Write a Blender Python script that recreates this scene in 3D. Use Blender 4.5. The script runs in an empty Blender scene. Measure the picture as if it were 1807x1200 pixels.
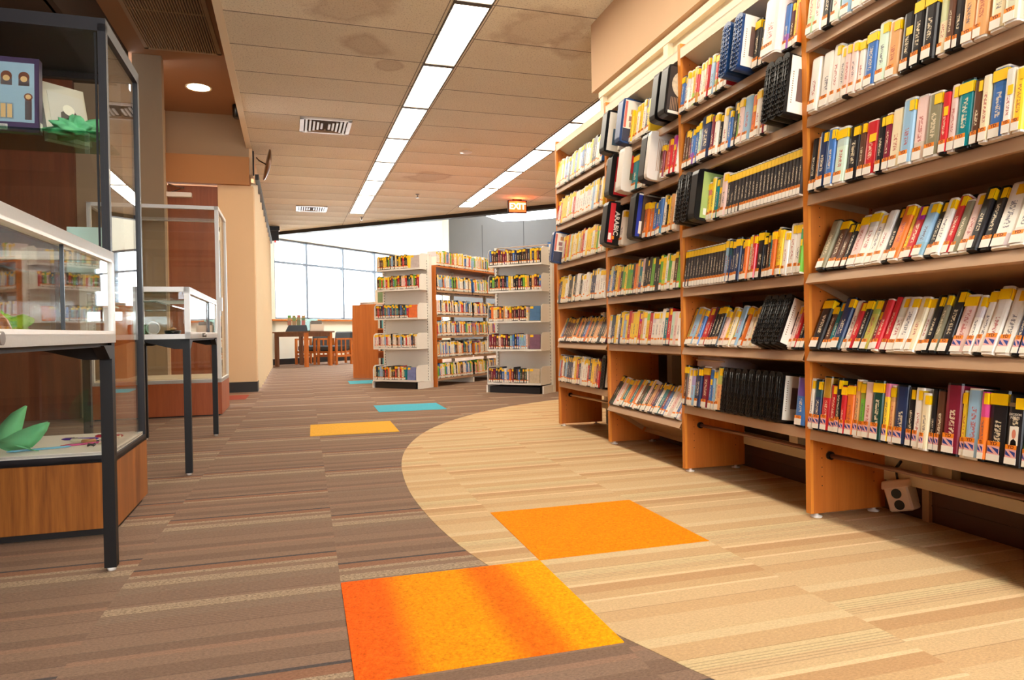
import bpy, bmesh, math, random
from mathutils import Matrix, Vector
# ---------------- camera, world, exposure (image taken as 1807x1200) ----------------
sc = bpy.context.scene
F_PX, YAW, PITCH, ROLL, CAM_H = 1231.28, 0.2880, -0.0132, -0.0156, 0.7273
cam = bpy.data.objects.new('camera', bpy.data.cameras.new('camera'))
sc.collection.objects.link(cam); sc.camera = cam
cam.data.sensor_width = 36.0; cam.data.lens = 36.0 * F_PX / 1807.0
cam.data.clip_start = 0.05; cam.data.clip_end = 200
fv = Vector((math.sin(YAW)*math.cos(PITCH), math.cos(YAW)*math.cos(PITCH), math.sin(PITCH)))
r0 = Vector((math.cos(YAW), -math.sin(YAW), 0)); u0 = r0.cross(fv)
rv = r0*math.cos(ROLL) + u0*math.sin(ROLL); uv = rv.cross(fv)
cam.matrix_world = Matrix(((rv.x, uv.x, -fv.x, 0), (rv.y, uv.y, -fv.y, 0), (rv.z, uv.z, -fv.z, CAM_H), (0, 0, 0, 1)))
sc.view_settings.view_transform = 'Standard'; sc.view_settings.look = 'None'
sc.view_settings.gamma = 1.0; sc.view_settings.use_curve_mapping = False
sc.view_settings.exposure = 1.95
sc.cycles.transparent_max_bounces = 32
sc.cycles.max_bounces = 10
sc.cycles.diffuse_bounces = 5
sc.cycles.sample_clamp_indirect = 8.0
world = bpy.data.worlds.new('sky'); sc.world = world; world.use_nodes = True
bg = world.node_tree.nodes['Background']
bg.inputs[0].default_value = (0.86, 0.94, 1.0, 1); bg.inputs[1].default_value = 4.2
LAMP_STRENGTH = 5.8          # fluorescent ceiling panels
LAMP_COLOR = (1.0, 0.90, 0.74)
R = math.radians
rnd = random.Random(11)
COL = sc.collection
# ---------------- helpers ----------------
def lin(c):
    return tuple(((v/255)/12.92 if v/255 <= .04045 else ((v/255+.055)/1.055)**2.4) for v in c)
def nt(name):
    m = bpy.data.materials.new(name); m.use_nodes = True
    t = m.node_tree; b = t.nodes['Principled BSDF']
    return m, t, b
def nd(t, typ, **kw):
    n = t.nodes.new(typ)
    for k, v in kw.items(): setattr(n, k, v)
    return n
def mth(t, op, a, b=None, c=None):
    n = t.nodes.new('ShaderNodeMath'); n.operation = op
    for i, v in enumerate((a, b, c)):
        if v is None: continue
        if isinstance(v, (int, float)): n.inputs[i].default_value = v
        else: t.links.new(v, n.inputs[i])
    return n.outputs[0]
def mixc(t, fac, a, b, mode='MIX'):
    n = t.nodes.new('ShaderNodeMix'); n.data_type = 'RGBA'; n.blend_type = mode
    for i, v in ((0, fac), (6, a), (7, b)):
        if isinstance(v, (int, float)): n.inputs[i].default_value = v
        elif isinstance(v, tuple): n.inputs[i].default_value = (*v[:3], 1)
        else: t.links.new(v, n.inputs[i])
    return n.outputs[2]
def noise(t, vec, scale, detail=3, rough=.5):
    n = t.nodes.new('ShaderNodeTexNoise'); n.inputs['Scale'].default_value = scale
    n.inputs['Detail'].default_value = detail; n.inputs['Roughness'].default_value = rough
    t.links.new(vec, n.inputs['Vector']); return n
def bump(t, b, h, strength=.2, dist=.01):
    n = t.nodes.new('ShaderNodeBump'); n.inputs['Strength'].default_value = strength; n.inputs['Distance'].default_value = dist
    t.links.new(h, n.inputs['Height']); t.links.new(n.outputs[0], b.inputs['Normal'])
def plain(name, c, rough=.5, metal=0, var=.06, scale=14, spec=None):
    """painted or plastic surface with a slight mottling of its own"""
    m, t, b = nt(name); c = lin(c)
    tc = nd(t, 'ShaderNodeTexCoord')
    n = noise(t, tc.outputs['Object'], scale, 4)
    f = mth(t, 'MULTIPLY_ADD', n.outputs[0], var*2, 1-var)
    t.links.new(mixc(t, 1.0, (*c, 1), nd_rgb(t, f), 'MULTIPLY'), b.inputs['Base Color'])
    b.inputs['Roughness'].default_value = rough; b.inputs['Metallic'].default_value = metal
    if spec is not None: b.inputs['Specular IOR Level'].default_value = spec
    return m
def nd_rgb(t, f):
    n = t.nodes.new('ShaderNodeCombineColor')
    for i in range(3): t.links.new(f, n.inputs[i])
    return n.outputs[0]
def wood(name, c1, c2, rough=.4, axis=2, fine=1.0):
    m, t, b = nt(name)
    tc = nd(t, 'ShaderNodeTexCoord'); mp = nd(t, 'ShaderNodeMapping')
    s = [14*fine, 14*fine, 14*fine]; s[axis] = .8*fine
    mp.inputs['Scale'].default_value = s
    t.links.new(tc.outputs['Object'], mp.inputs[0])
    n1 = noise(t, mp.outputs[0], 1.3, 6, .62); n1.inputs['Distortion'].default_value = .8
    n2 = noise(t, mp.outputs[0], 9, 3, .6)
    f = mth(t, 'ADD', mth(t, 'MULTIPLY', n1.outputs[0], .75), mth(t, 'MULTIPLY', n2.outputs[0], .25))
    cr = nd(t, 'ShaderNodeValToRGB'); cr.color_ramp.elements[0].position = .36; cr.color_ramp.elements[1].position = .62
    cr.color_ramp.elements[0].color = (*lin(c1), 1); cr.color_ramp.elements[1].color = (*lin(c2), 1)
    t.links.new(f, cr.inputs[0]); t.links.new(cr.outputs[0], b.inputs['Base Color'])
    b.inputs['Roughness'].default_value = rough
    return m
def emit(name, c, s):
    m, t, b = nt(name)
    b.inputs['Base Color'].default_value = (*c, 1); b.inputs['Emission Color'].default_value = (*c, 1); b.inputs['Emission Strength'].default_value = s
    return m
def glassmat(name, tint=(.99, 1, .992), refl=1.0):
    """thin pane: clear transmission with Fresnel reflection"""
    m = bpy.data.materials.new(name); m.use_nodes = True; t = m.node_tree; t.nodes.clear()
    o = nd(t, 'ShaderNodeOutputMaterial'); mx = nd(t, 'ShaderNodeMixShader'); tr = nd(t, 'ShaderNodeBsdfTransparent'); gl = nd(t, 'ShaderNodeBsdfGlossy')
    tr.inputs[0].default_value = (*tint, 1); gl.inputs['Roughness'].default_value = 0.0
    fr = nd(t, 'ShaderNodeFresnel'); fr.inputs[0].default_value = 1.45
    # both faces of the pane use the outward reflectance
    lw = nd(t, 'ShaderNodeNewGeometry')
    dt = nd(t, 'ShaderNodeVectorMath'); dt.operation = 'DOT_PRODUCT'
    t.links.new(lw.outputs['Normal'], dt.inputs[0]); t.links.new(lw.outputs['Incoming'], dt.inputs[1])
    c = mth(t, 'ABSOLUTE', dt.outputs['Value'])
    f = mth(t, 'MULTIPLY_ADD', mth(t, 'POWER', mth(t, 'SUBTRACT', 1.0, c), 5.0), .96, .04)
    t.links.new(mth(t, 'MULTIPLY', f, refl), mx.inputs[0]); t.links.new(tr.outputs[0], mx.inputs[1]); t.links.new(gl.outputs[0], mx.inputs[2])
    t.links.new(mx.outputs[0], o.inputs[0]); return m

class MB:
    """collects shapes for ONE mesh object"""
    def __init__(s): s.bm = bmesh.new()
    def add(s, vs, fs, mi=0, smooth=False):
        v = [s.bm.verts.new(p) for p in vs]
        for f in fs:
            try:
                q = s.bm.faces.new([v[i] for i in f]); q.material_index = mi; q.smooth = smooth
            except ValueError: pass
        return s
    def box(s, x0, y0, z0, x1, y1, z1, mi=0, mat=None):
        p = [Vector((x, y, z)) for x in (x0, x1) for y in (y0, y1) for z in (z0, z1)]
        if mat: p = [mat @ q for q in p]
        return s.add(p, [(0, 1, 3, 2), (4, 6, 7, 5), (0, 4, 5, 1), (2, 3, 7, 6), (0, 2, 6, 4), (1, 5, 7, 3)], mi)
    def poly(s, pts, h, axis=2, mi=0, mat=None):
        """prism over polygon pts (a,b) from h[0] to h[1] on axis"""
        n = len(pts)
        def P(a, b, c): return [Vector((c, a, b)), Vector((a, c, b)), Vector((a, b, c))][axis]
        vs = [P(a, b, h[0]) for a, b in pts] + [P(a, b, h[1]) for a, b in pts]
        if mat: vs = [mat @ v for v in vs]
        return s.add(vs, [tuple(range(n))[::-1], tuple(range(n, 2*n))] + [(i, (i+1) % n, n+(i+1) % n, n+i) for i in range(n)], mi)
    def tube(s, pts, r, n=8, mi=0, caps=True):
        pts = [Vector(p) for p in pts]; rs = r if isinstance(r, (list, tuple)) else [r]*len(pts); rings = []
        for i, p in enumerate(pts):
            d = (pts[min(i+1, len(pts)-1)] - pts[max(i-1, 0)]).normalized()
            a = d.orthogonal().normalized() if abs(d.z) > .9 else d.cross(Vector((0, 0, 1))).normalized()
            b = d.cross(a)
            rings.append([s.bm.verts.new(p + (a*math.cos(2*math.pi*k/n) + b*math.sin(2*math.pi*k/n))*rs[i]) for k in range(n)])
        for i in range(len(rings)-1):
            for k in range(n):
                f = s.bm.faces.new((rings[i][k], rings[i][(k+1) % n], rings[i+1][(k+1) % n], rings[i+1][k])); f.smooth = True; f.material_index = mi
        if caps:
            for q in (rings[0][::-1], rings[-1]):
                f = s.bm.faces.new(q); f.material_index = mi
        return s
    def lathe(s, prof, c=(0, 0, 0), n=20, mi=0):
        c = Vector(c); rings = [[s.bm.verts.new(c + Vector((r*math.cos(2*math.pi*k/n), r*math.sin(2*math.pi*k/n), z))) for k in range(n)] for r, z in prof]
        for i in range(len(rings)-1):
            for k in range(n):
                f = s.bm.faces.new((rings[i][k], rings[i][(k+1) % n], rings[i+1][(k+1) % n], rings[i+1][k])); f.smooth = True; f.material_index = mi
        for q in (rings[0][::-1], rings[-1]):
            f = s.bm.faces.new(q); f.material_index = mi
        return s
    def mesh(s, name, mats, bev=0):
        me = bpy.data.meshes.new(name)
        if bev: bmesh.ops.bevel(s.bm, geom=[e for e in s.bm.edges], offset=bev, segments=1, affect='EDGES', clamp_overlap=True)
        bmesh.ops.recalc_face_normals(s.bm, faces=s.bm.faces[:])
        s.bm.to_mesh(me); s.bm.free()
        for m in (mats if isinstance(mats, (list, tuple)) else [mats]): me.materials.append(m)
        return me
    def build(s, name, mats, parent=None, mw=None, bev=0):
        o = bpy.data.objects.new(name, s.mesh(name, mats, bev)); COL.objects.link(o)
        if parent: o.parent = parent
        if mw is not None:
            if parent: o.matrix_local = mw
            else: o.matrix_world = mw
        return o
def tag(o, label=None, cat=None, group=None, kind=None):
    if label: o['label'] = label
    if cat: o['category'] = cat
    if group: o['group'] = group
    if kind: o['kind'] = kind
    return o
def thing(name, mw, label, cat, group=None):
    o = bpy.data.objects.new(name, None); COL.objects.link(o); o.empty_display_size = .1
    o.matrix_world = mw if isinstance(mw, Matrix) else Matrix.Translation(mw)
    return tag(o, label, cat, group)
def struct(o): o['kind'] = 'structure'; return o
T = Matrix.Translation
def RZ(a): return Matrix.Rotation(R(a), 4, 'Z')
def RY(a): return Matrix.Rotation(R(a), 4, 'Y')
def RX(a): return Matrix.Rotation(R(a), 4, 'X')
# ---------------- materials ----------------
M = {}
M['oak'] = wood('oak', (188, 100, 34), (208, 120, 48), .38)
M['oak_edge'] = wood('oak_edge', (216, 128, 42), (230, 144, 54), .4)
M['veneer'] = wood('base_veneer', (112, 58, 18), (172, 104, 42), .35, fine=.8)
M['veneer_red'] = wood('red_veneer', (150, 70, 30), (172, 88, 42), .35, fine=.8)
M['darkwood'] = wood('dark_panelling', (100, 44, 20), (134, 66, 32), .45, fine=.4)
M['door'] = wood('door_veneer', (124, 62, 26), (150, 82, 42), .4, fine=.4)
M['tan'] = plain('tan_enamel', (184, 146, 112), .42, 0, .03)
M['cream_rail'] = plain('cream_enamel', (232, 216, 186), .4, 0, .02)
M['white_metal'] = plain('white_enamel', (240, 236, 226), .42, 0, .02)
M['silver'] = plain('satin_aluminium', (226, 224, 220), .38, .0, .05, 90)
M['black_metal'] = plain('black_enamel', (20, 16, 15), .5, 0, .05, 14, .3)
M['charcoal'] = plain('charcoal_frame', (34, 31, 34), .45, 0, .04, 14, .35)
M['steel'] = plain('steel', (150, 145, 140), .3, .8, .05)
M['wall'] = plain('beige_paint', (222, 190, 150), .85, 0, .03, 3)
M['wall_pale'] = plain('pale_paint', (236, 228, 206), .85, 0, .03, 3)
M['wall_grey'] = plain('grey_wall_panel', (98, 95, 93), .8, 0, .05, 2)
M['header'] = plain('header_paint', (160, 134, 106), .85, 0, .03, 3)
M['orange_ceiling'] = plain('peach_ceiling_paint', (150, 108, 76), .85, 0, .03, 3)
M['dark_void'] = plain('dark_recess_paint', (66, 50, 38), .8, 0, .1, 3)
M['baseboard'] = plain('dark_rubber_base', (24, 18, 16), .5)
M['base_brown'] = plain('brown_base_panel', (84, 54, 42), .5)
M['olive'] = plain('olive_window_blind', (96, 84, 62), .5, 0, .15, 3)
M['pvc_black'] = plain('black_plastic', (15, 14, 15), .3, 0, .05, 14, .4)
M['pvc_white'] = plain('clear_white_plastic', (228, 218, 206), .28, 0, .03)
M['pvc_navy'] = plain('navy_plastic', (28, 62, 112), .3, 0, .1)
M['yellow'] = plain('yellow_sticker', (255, 204, 0), .4, 0, .05)
M['orange'] = plain('orange_sticker', (244, 138, 20), .45, 0, .05)
M['label'] = plain('white_label', (240, 232, 218), .45, 0, .02)
M['ink'] = plain('dark_ink', (112, 40, 20), .6)
M['flag_blue'] = plain('label_blue', (40, 62, 140), .5)
M['flag_pink'] = plain('label_pink', (238, 176, 170), .5)
M['fabric'] = plain('grey_upholstery', (74, 76, 78), .9, 0, .12, 60)
M['green'] = plain('green_tissue_paper', (112, 196, 138), .7, 0, .15, 12)
M['lime'] = plain('lime_craft_paper', (120, 190, 40), .7, 0, .15, 12)
M['soffit'] = plain('soffit_paint', (214, 178, 142), .85, 0, .03, 3)
M['divider'] = plain('lamp_divider', (84, 74, 64), .6)
M['window_frame'] = plain('window_frame_grey', (120, 130, 142), .5)
M['glass'] = glassmat('clear_glass')
M['glass_edge'] = glassmat('green_edge_glass', (.55, .78, .66))
M['diffuser'] = emit('lamp_diffuser', LAMP_COLOR, LAMP_STRENGTH)
def cover_mat(name, use_attr):
    """printed spine insert: colour of the item, with title-like marks and bands"""
    m, t, b = nt(name)
    tc = nd(t, 'ShaderNodeTexCoord'); sp = nd(t, 'ShaderNodeSeparateXYZ')
    oi = nd(t, 'ShaderNodeObjectInfo')
    if use_attr:
        at = nd(t, 'ShaderNodeAttribute', attribute_name='cover'); uvn = nd(t, 'ShaderNodeAttribute', attribute_name='spine')
        base = at.outputs['Color']; t.links.new(uvn.outputs['Vector'], sp.inputs[0]); rn = at.outputs['Alpha']
    else:
        base = oi.outputs['Color']; t.links.new(tc.outputs['Object'], sp.inputs[0]); rn = oi.outputs['Random']
    y, z = sp.outputs[1], sp.outputs[2]
    cb = nd(t, 'ShaderNodeCombineXYZ')
    t.links.new(mth(t, 'MULTIPLY_ADD', y, 5.0, mth(t, 'MULTIPLY', rn, 37.0)), cb.inputs[0])
    t.links.new(mth(t, 'MULTIPLY', z, 34.0), cb.inputs[1])
    n = noise(t, cb.outputs[0], 1.0, 2, .6)
    r2 = mth(t, 'FRACT', mth(t, 'MULTIPLY', rn, 7.31)); r3 = mth(t, 'FRACT', mth(t, 'MULTIPLY', rn, 17.7)); r4 = mth(t, 'FRACT', mth(t, 'MULTIPLY', rn, 43.1))
    inside = mth(t, 'MULTIPLY', mth(t, 'LESS_THAN', mth(t, 'ABSOLUTE', mth(t, 'ADD', y, .03)), .17),
                 mth(t, 'MULTIPLY', mth(t, 'GREATER_THAN', z, .3), mth(t, 'LESS_THAN', z, mth(t, 'MULTIPLY_ADD', r2, .22, .52))))
    txt = mth(t, 'MULTIPLY', inside, mth(t, 'GREATER_THAN', n.outputs[0], .5))
    bw = nd(t, 'ShaderNodeRGBToBW'); t.links.new(base, bw.inputs[0])
    light = mth(t, 'GREATER_THAN', bw.outputs[0], .3)
    tcol = mixc(t, light, (.85, .72, .5), mixc(t, mth(t, 'GREATER_THAN', r3, .5), (.12, .10, .14), (.5, .08, .07)))
    alt = nd(t, 'ShaderNodeHueSaturation'); t.links.new(base, alt.inputs['Color'])
    t.links.new(mth(t, 'MULTIPLY_ADD', r3, .5, .25), alt.inputs['Hue']); alt.inputs['Value'].default_value = .75
    block = mth(t, 'MULTIPLY', mth(t, 'GREATER_THAN', r4, .8), mth(t, 'GREATER_THAN', z, mth(t, 'MULTIPLY_ADD', r2, .3, .55)))
    low = mth(t, 'MULTIPLY', mth(t, 'LESS_THAN', r4, .12), mth(t, 'LESS_THAN', z, mth(t, 'MULTIPLY_ADD', r3, .15, .2)))
    c = mixc(t, mth(t, 'MULTIPLY', mth(t, 'MAXIMUM', block, low), .7), base, alt.outputs[0])
    t.links.new(mixc(t, mth(t, 'MULTIPLY', txt, .8), c, tcol), b.inputs['Base Color'])
    b.inputs['Roughness'].default_value = .3
    return m
M['cover'] = cover_mat('printed_cover', False); M['cover_attr'] = cover_mat('printed_cover_rows', True)
X0, Y0, S = .086, 2.082, .6096
def carpet(name, stops, pin, grain, spk):
    m, t, b = nt(name)
    g = nd(t, 'ShaderNodeNewGeometry'); sp = nd(t, 'ShaderNodeSeparateXYZ'); t.links.new(g.outputs['Position'], sp.inputs[0])
    u = mth(t, 'DIVIDE', mth(t, 'SUBTRACT', sp.outputs[0], X0), S); v = mth(t, 'DIVIDE', mth(t, 'SUBTRACT', sp.outputs[1], Y0), S)
    cu, cv = mth(t, 'FLOOR', u), mth(t, 'FLOOR', v)
    cb = nd(t, 'ShaderNodeCombineXYZ'); t.links.new(cu, cb.inputs[0]); t.links.new(mth(t, 'FLOOR', mth(t, 'MULTIPLY', cv, .5)), cb.inputs[1])
    wn = nd(t, 'ShaderNodeTexWhiteNoise', noise_dimensions='2D'); t.links.new(cb.outputs[0], wn.inputs['Vector'])
    f = mth(t, 'FRACT', mth(t, 'ADD', v, mth(t, 'MULTIPLY', wn.outputs['Value'], 5.0)))
    cr = nd(t, 'ShaderNodeValToRGB'); cr.color_ramp.interpolation = 'CONSTANT'
    el = cr.color_ramp.elements
    while len(el) < len(stops): el.new(.5)
    for e, (p, c) in zip(el, stops): e.position = p; e.color = (*lin(c), 1)
    t.links.new(f, cr.inputs[0])
    # fine pinstripes in part of each tile
    ps = mth(t, 'GREATER_THAN', mth(t, 'FRACT', mth(t, 'MULTIPLY', f, 52.0)), .72)
    zone = mth(t, 'MULTIPLY', mth(t, 'GREATER_THAN', f, pin[0]), mth(t, 'LESS_THAN', f, pin[1]))
    mp = nd(t, 'ShaderNodeMapping'); mp.inputs['Scale'].default_value = (1, 2.2, 1); t.links.new(g.outputs['Position'], mp.inputs[0])
    n1 = noise(t, mp.outputs[0], 120, 2, .8); n2 = noise(t, g.outputs['Position'], 1.4, 3); n3 = noise(t, mp.outputs[0], 90, 2, .6)
    c = mixc(t, mth(t, 'MULTIPLY', mth(t, 'MULTIPLY', ps, zone), .32), cr.outputs[0], (.05, .03, .02))
    bw = nd(t, 'ShaderNodeRGBToBW'); t.links.new(cr.outputs[0], bw.inputs[0])
    k = mth(t, 'MULTIPLY_ADD', mth(t, 'GREATER_THAN', bw.outputs[0], spk), grain*1.5, grain)
    nn = mth(t, 'MULTIPLY', mth(t, 'SUBTRACT', mth(t, 'ADD', mth(t, 'MULTIPLY', n1.outputs[0], .7), mth(t, 'MULTIPLY', n3.outputs[0], .3)), .5), 2.6)
    gr = mth(t, 'MULTIPLY_ADD', nn, k, 1.0)
    c = mixc(t, 1.0, c, nd_rgb(t, mth(t, 'MULTIPLY', gr, mth(t, 'MULTIPLY_ADD', n2.outputs[0], .16, .92))), 'MULTIPLY')
    t.links.new(c, b.inputs['Base Color']); b.inputs['Roughness'].default_value = .95; b.inputs['Specular IOR Level'].default_value = .15
    bump(t, b, n1.outputs[0], .5, .004)
    return m
bA, bB, bC, bD, bE = (138, 112, 94), (126, 101, 84), (142, 103, 80), (84, 76, 74), (160, 138, 114)
M['carpet_brown'] = carpet('brown_striped_carpet', [(0, bA), (.10, bB), (.115, bA), (.24, (140, 117, 99)), (.33, bE), (.415, bA), (.47, bE), (.51, bC), (.58, bD), (.602, bA), (.68, (108, 88, 74)), (.686, bB), (.78, bA), (.86, (148, 116, 96)), (.90, bB), (.97, (116, 98, 84)), (.976, bA)], (.12, .33), .62, .24)
eA, eB, eC, eE = (203, 172, 130), (197, 162, 119), (187, 148, 106), (220, 190, 148)
M['carpet_beige'] = carpet('beige_striped_carpet', [(0, eA), (.12, eB), (.22, (160, 130, 94)), (.226, eA), (.34, eE), (.36, eB), (.44, eC), (.53, eE), (.558, eA), (.66, (207, 182, 138)), (.74, (168, 136, 98)), (.746, eB), (.86, (208, 182, 140)), (.93, eA)], (.6, .72), .36, .55)
def tilemat(name, c, grain=.25, bands=None):
    m, t, b = nt(name); c = lin(c)
    tc = nd(t, 'ShaderNodeTexCoord'); n = noise(t, tc.outputs['Object'], 130, 2, .8); n2 = noise(t, tc.outputs['Object'], 60, 2, .7)
    gr = mth(t, 'MULTIPLY_ADD', mth(t, 'SUBTRACT', mth(t, 'ADD', mth(t, 'MULTIPLY', n.outputs[0], .7), mth(t, 'MULTIPLY', n2.outputs[0], .3)), .5), grain*6, 1.0)
    col = (*c, 1)
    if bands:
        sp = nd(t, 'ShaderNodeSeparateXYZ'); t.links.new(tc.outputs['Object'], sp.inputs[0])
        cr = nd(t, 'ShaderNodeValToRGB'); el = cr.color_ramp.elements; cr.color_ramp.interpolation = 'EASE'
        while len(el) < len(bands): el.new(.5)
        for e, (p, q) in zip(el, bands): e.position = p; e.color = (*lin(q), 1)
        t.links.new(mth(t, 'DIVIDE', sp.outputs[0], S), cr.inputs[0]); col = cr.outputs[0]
    t.links.new(mixc(t, 1.0, col, nd_rgb(t, gr), 'MULTIPLY'), b.inputs['Base Color'])
    b.inputs['Roughness'].default_value = .95; b.inputs['Specular IOR Level'].default_value = .1; bump(t, b, n.outputs[0], .5, .004); return m
def ceilmat():
    m, t, b = nt('acoustic_ceiling_tiles')
    tc = nd(t, 'ShaderNodeTexCoord'); sp = nd(t, 'ShaderNodeSeparateXYZ'); t.links.new(tc.outputs['Object'], sp.inputs[0])
    x, y = sp.outputs[0], sp.outputs[1]
    v = mth(t, 'DIVIDE', mth(t, 'SUBTRACT', y, 4.933), .6096); f = mth(t, 'FRACT', v)
    ln = mth(t, 'LESS_THAN', mth(t, 'MINIMUM', f, mth(t, 'SUBTRACT', 1.0, f)), .011)
    for xx in (-.035, .298, 1.085, 1.885, 2.215, 3.1):
        ln = mth(t, 'MAXIMUM', ln, mth(t, 'LESS_THAN', mth(t, 'ABSOLUTE', mth(t, 'SUBTRACT', x, xx)), .004)) if xx != 1.085 else ln
    wn = nd(t, 'ShaderNodeTexWhiteNoise', noise_dimensions='2D'); cb = nd(t, 'ShaderNodeCombineXYZ')
    t.links.new(mth(t, 'FLOOR', mth(t, 'DIVIDE', mth(t, 'ADD', x, 1.62), 1.76)), cb.inputs[0]); t.links.new(mth(t, 'FLOOR', v), cb.inputs[1]); t.links.new(cb.outputs[0], wn.inputs['Vector'])
    n1 = noise(t, tc.outputs['Object'], 75, 3, .7); n2 = noise(t, tc.outputs['Object'], 1.6, 4, .6)
    c = mixc(t, n2.outputs[0], lin((224, 214, 192)), lin((240, 231, 210)))
    c = mixc(t, mth(t, 'MULTIPLY', mth(t, 'LESS_THAN', n1.outputs[0], .42), .45), c, lin((150, 130, 108)))
    # old water stains
    for sx, sy, sr in ((-.52, 5.9, .22), (-.75, 5.2, .3), (.75, 5.25, .34), (1.15, 5.45, .25), (-.3, 6.3, .12), (.9, 10.6, .3)):
        d = nd(t, 'ShaderNodeVectorMath'); d.operation = 'DISTANCE'; t.links.new(tc.outputs['Object'], d.inputs[0]); d.inputs[1].default_value = (sx, sy, 0)
        dd = mth(t, 'ADD', d.outputs['Value'], mth(t, 'MULTIPLY', mth(t, 'SUBTRACT', n2.outputs[0], .5), sr*2.2))
        ring = mth(t, 'SUBTRACT', 1.0, mth(t, 'MINIMUM', mth(t, 'DIVIDE', mth(t, 'ABSOLUTE', mth(t, 'SUBTRACT', dd, sr*.8)), sr*.35), 1.0))
        fill = mth(t, 'MULTIPLY', mth(t, 'LESS_THAN', dd, sr*.8), .25)
        c = mixc(t, mth(t, 'MAXIMUM', mth(t, 'MULTIPLY', ring, .38), fill), c, lin((150, 104, 62)))
    c = mixc(t, 1.0, c, nd_rgb(t, mth(t, 'MULTIPLY_ADD', wn.outputs['Value'], .14, .9)), 'MULTIPLY')
    c = mixc(t, mth(t, 'MULTIPLY', ln, .75), c, lin((72, 58, 46)))
    t.links.new(c, b.inputs['Base Color']); b.inputs['Roughness'].default_value = .9
    hh = mth(t, 'ADD', mth(t, 'MULTIPLY', mth(t, 'SINE', mth(t, 'MULTIPLY', f, 3.1416)), -1.0), mth(t, 'MULTIPLY', n1.outputs[0], .02))
    bump(t, b, hh, .35, .03)
    return m
M['ceiling'] = ceilmat()
# ---------------- the building ----------------
CEIL_Z = 3.104
FC = T((1.179, 0, CEIL_Z)) @ RZ(1.163)          # frame of the suspended ceiling and its light rows
struct(MB().poly([(-7, -4), (14, -4), (14, 26), (-7, 26)], (-.1, 0)).build('floor', M['carpet_brown']))
arc = [(1.9, -.7), (1.25, .45), (.98, .85), (.794, 1.257), (.735, 1.42), (.66, 1.62), (.57, 1.93), (.505, 2.2), (.467, 2.5), (.447, 2.8), (.44, 3.13), (.455, 3.45), (.488, 3.82), (.55, 4.2), (.64, 4.55), (.77, 4.93), (.93, 5.28), (1.13, 5.61), (1.368, 5.93), (1.61, 6.2), (1.879, 6.445), (2.19, 6.67), (2.527, 6.864), (3.1, 7.08), (3.1, -.9)]
def smooth(pts, n):
    for _ in range(n):
        q = []
        for i in range(len(pts)-1):
            a, b = Vector(pts[i]), Vector(pts[i+1]); q += [a*.75+b*.25, a*.25+b*.75]
        pts = [pts[0]] + [tuple(v) for v in q] + [pts[-1]]
    return pts
ap = smooth(arc[:-1], 2) + [arc[-1]]
struct(MB().poly(ap, (-.02, .0012)).build('floor_beige_inlay', M['carpet_beige']))
# coloured carpet tiles
def ctile(cx0, cy0, mat, label, grp=None, w=S, d=S, rot=0):
    o = MB().poly([(0, 0), (w, 0), (w, d), (0, d)], (0, .0028)).build('carpet_tile', mat, None, T((cx0, cy0, .0)) @ RZ(rot))
    return tag(o, label, 'carpet tile', grp or 'bright accent tiles set in the carpet')
OR2 = tilemat('orange_carpet', (238, 136, 10), .26)
OR1 = tilemat('banded_orange_carpet', (250, 150, 24), .34, [(0, (238, 96, 22)), (.16, (238, 98, 22)), (.30, (244, 142, 14)), (.52, (244, 146, 12)), (.66, (232, 108, 16)), (.74, (236, 112, 16)), (.86, (248, 154, 12)), (1, (250, 160, 12))])  # darker red-orange bands blended across the tile colour
CY = tilemat('aqua_carpet', (80, 170, 190), .15); YE = tilemat('mustard_carpet', (226, 170, 60), .15); RE = tilemat('rust_red_carpet', (158, 78, 62), .15)
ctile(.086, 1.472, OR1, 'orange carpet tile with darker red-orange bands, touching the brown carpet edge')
ctile(.696, 2.082, OR2, 'plain bright orange carpet tile lying wholly on the beige carpet')
ctile(.02, 5.15, YE, 'mustard yellow carpet tile in the brown carpet beside the aqua one', None, .63, .64, -.6)
ctile(.635, 6.47, CY, 'aqua blue carpet tile in front of the left white shelving unit', None, .63, .6, -.6)
ctile(.60, 10.22, CY, 'small-looking aqua carpet tile at the foot of the wooden bookcase end', None, .62, .68, -.6)
ctile(-1.27, 8.40, RE, 'rust red carpet tile beside the display case with the red base')
# suspended ceiling, bounded by the diagonal beam
def yb(x): return 17.36 - (x+.704)*(17.363-12.517)/(4.587+.704)
inv = FC.inverted()
cp = []
for x, y in ((-.72, yb(-.72)), (11, yb(11))): q = inv @ Vector((x, y, 0)); cp.append((q.x, q.y))
struct(MB().poly([(-1.62, -3.2), (9.8, -3.2), cp[1], (-1.62, cp[0][1])], (0, .06)).build('ceiling', M['ceiling'], None, FC))
struct(MB().box(-1.66, -3.2, -.012, -1.60, 9.5, .03).build('trim_1', M['cream_rail'], None, FC))
struct(MB().box(-1.66, -3.2, .02, -1.60, 9.6, .5).build('trim_2', M['header'], None, FC))
bd = Vector((4.587+.704, 12.517-17.363, 0)).normalized(); ba = math.degrees(math.atan2(bd.y, bd.x))
FB = T((-.704, 17.363, 0)) @ RZ(ba)
struct(MB().box(-.3, -.14, 3.03, 17, .02, 3.11).build('ceiling_beam', M['baseboard'], None, FB))
struct(MB().box(-.3, -.1, 3.11, 17, .02, 5.3).build('wall_above_beam', M['wall_pale'], None, FB))
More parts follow.
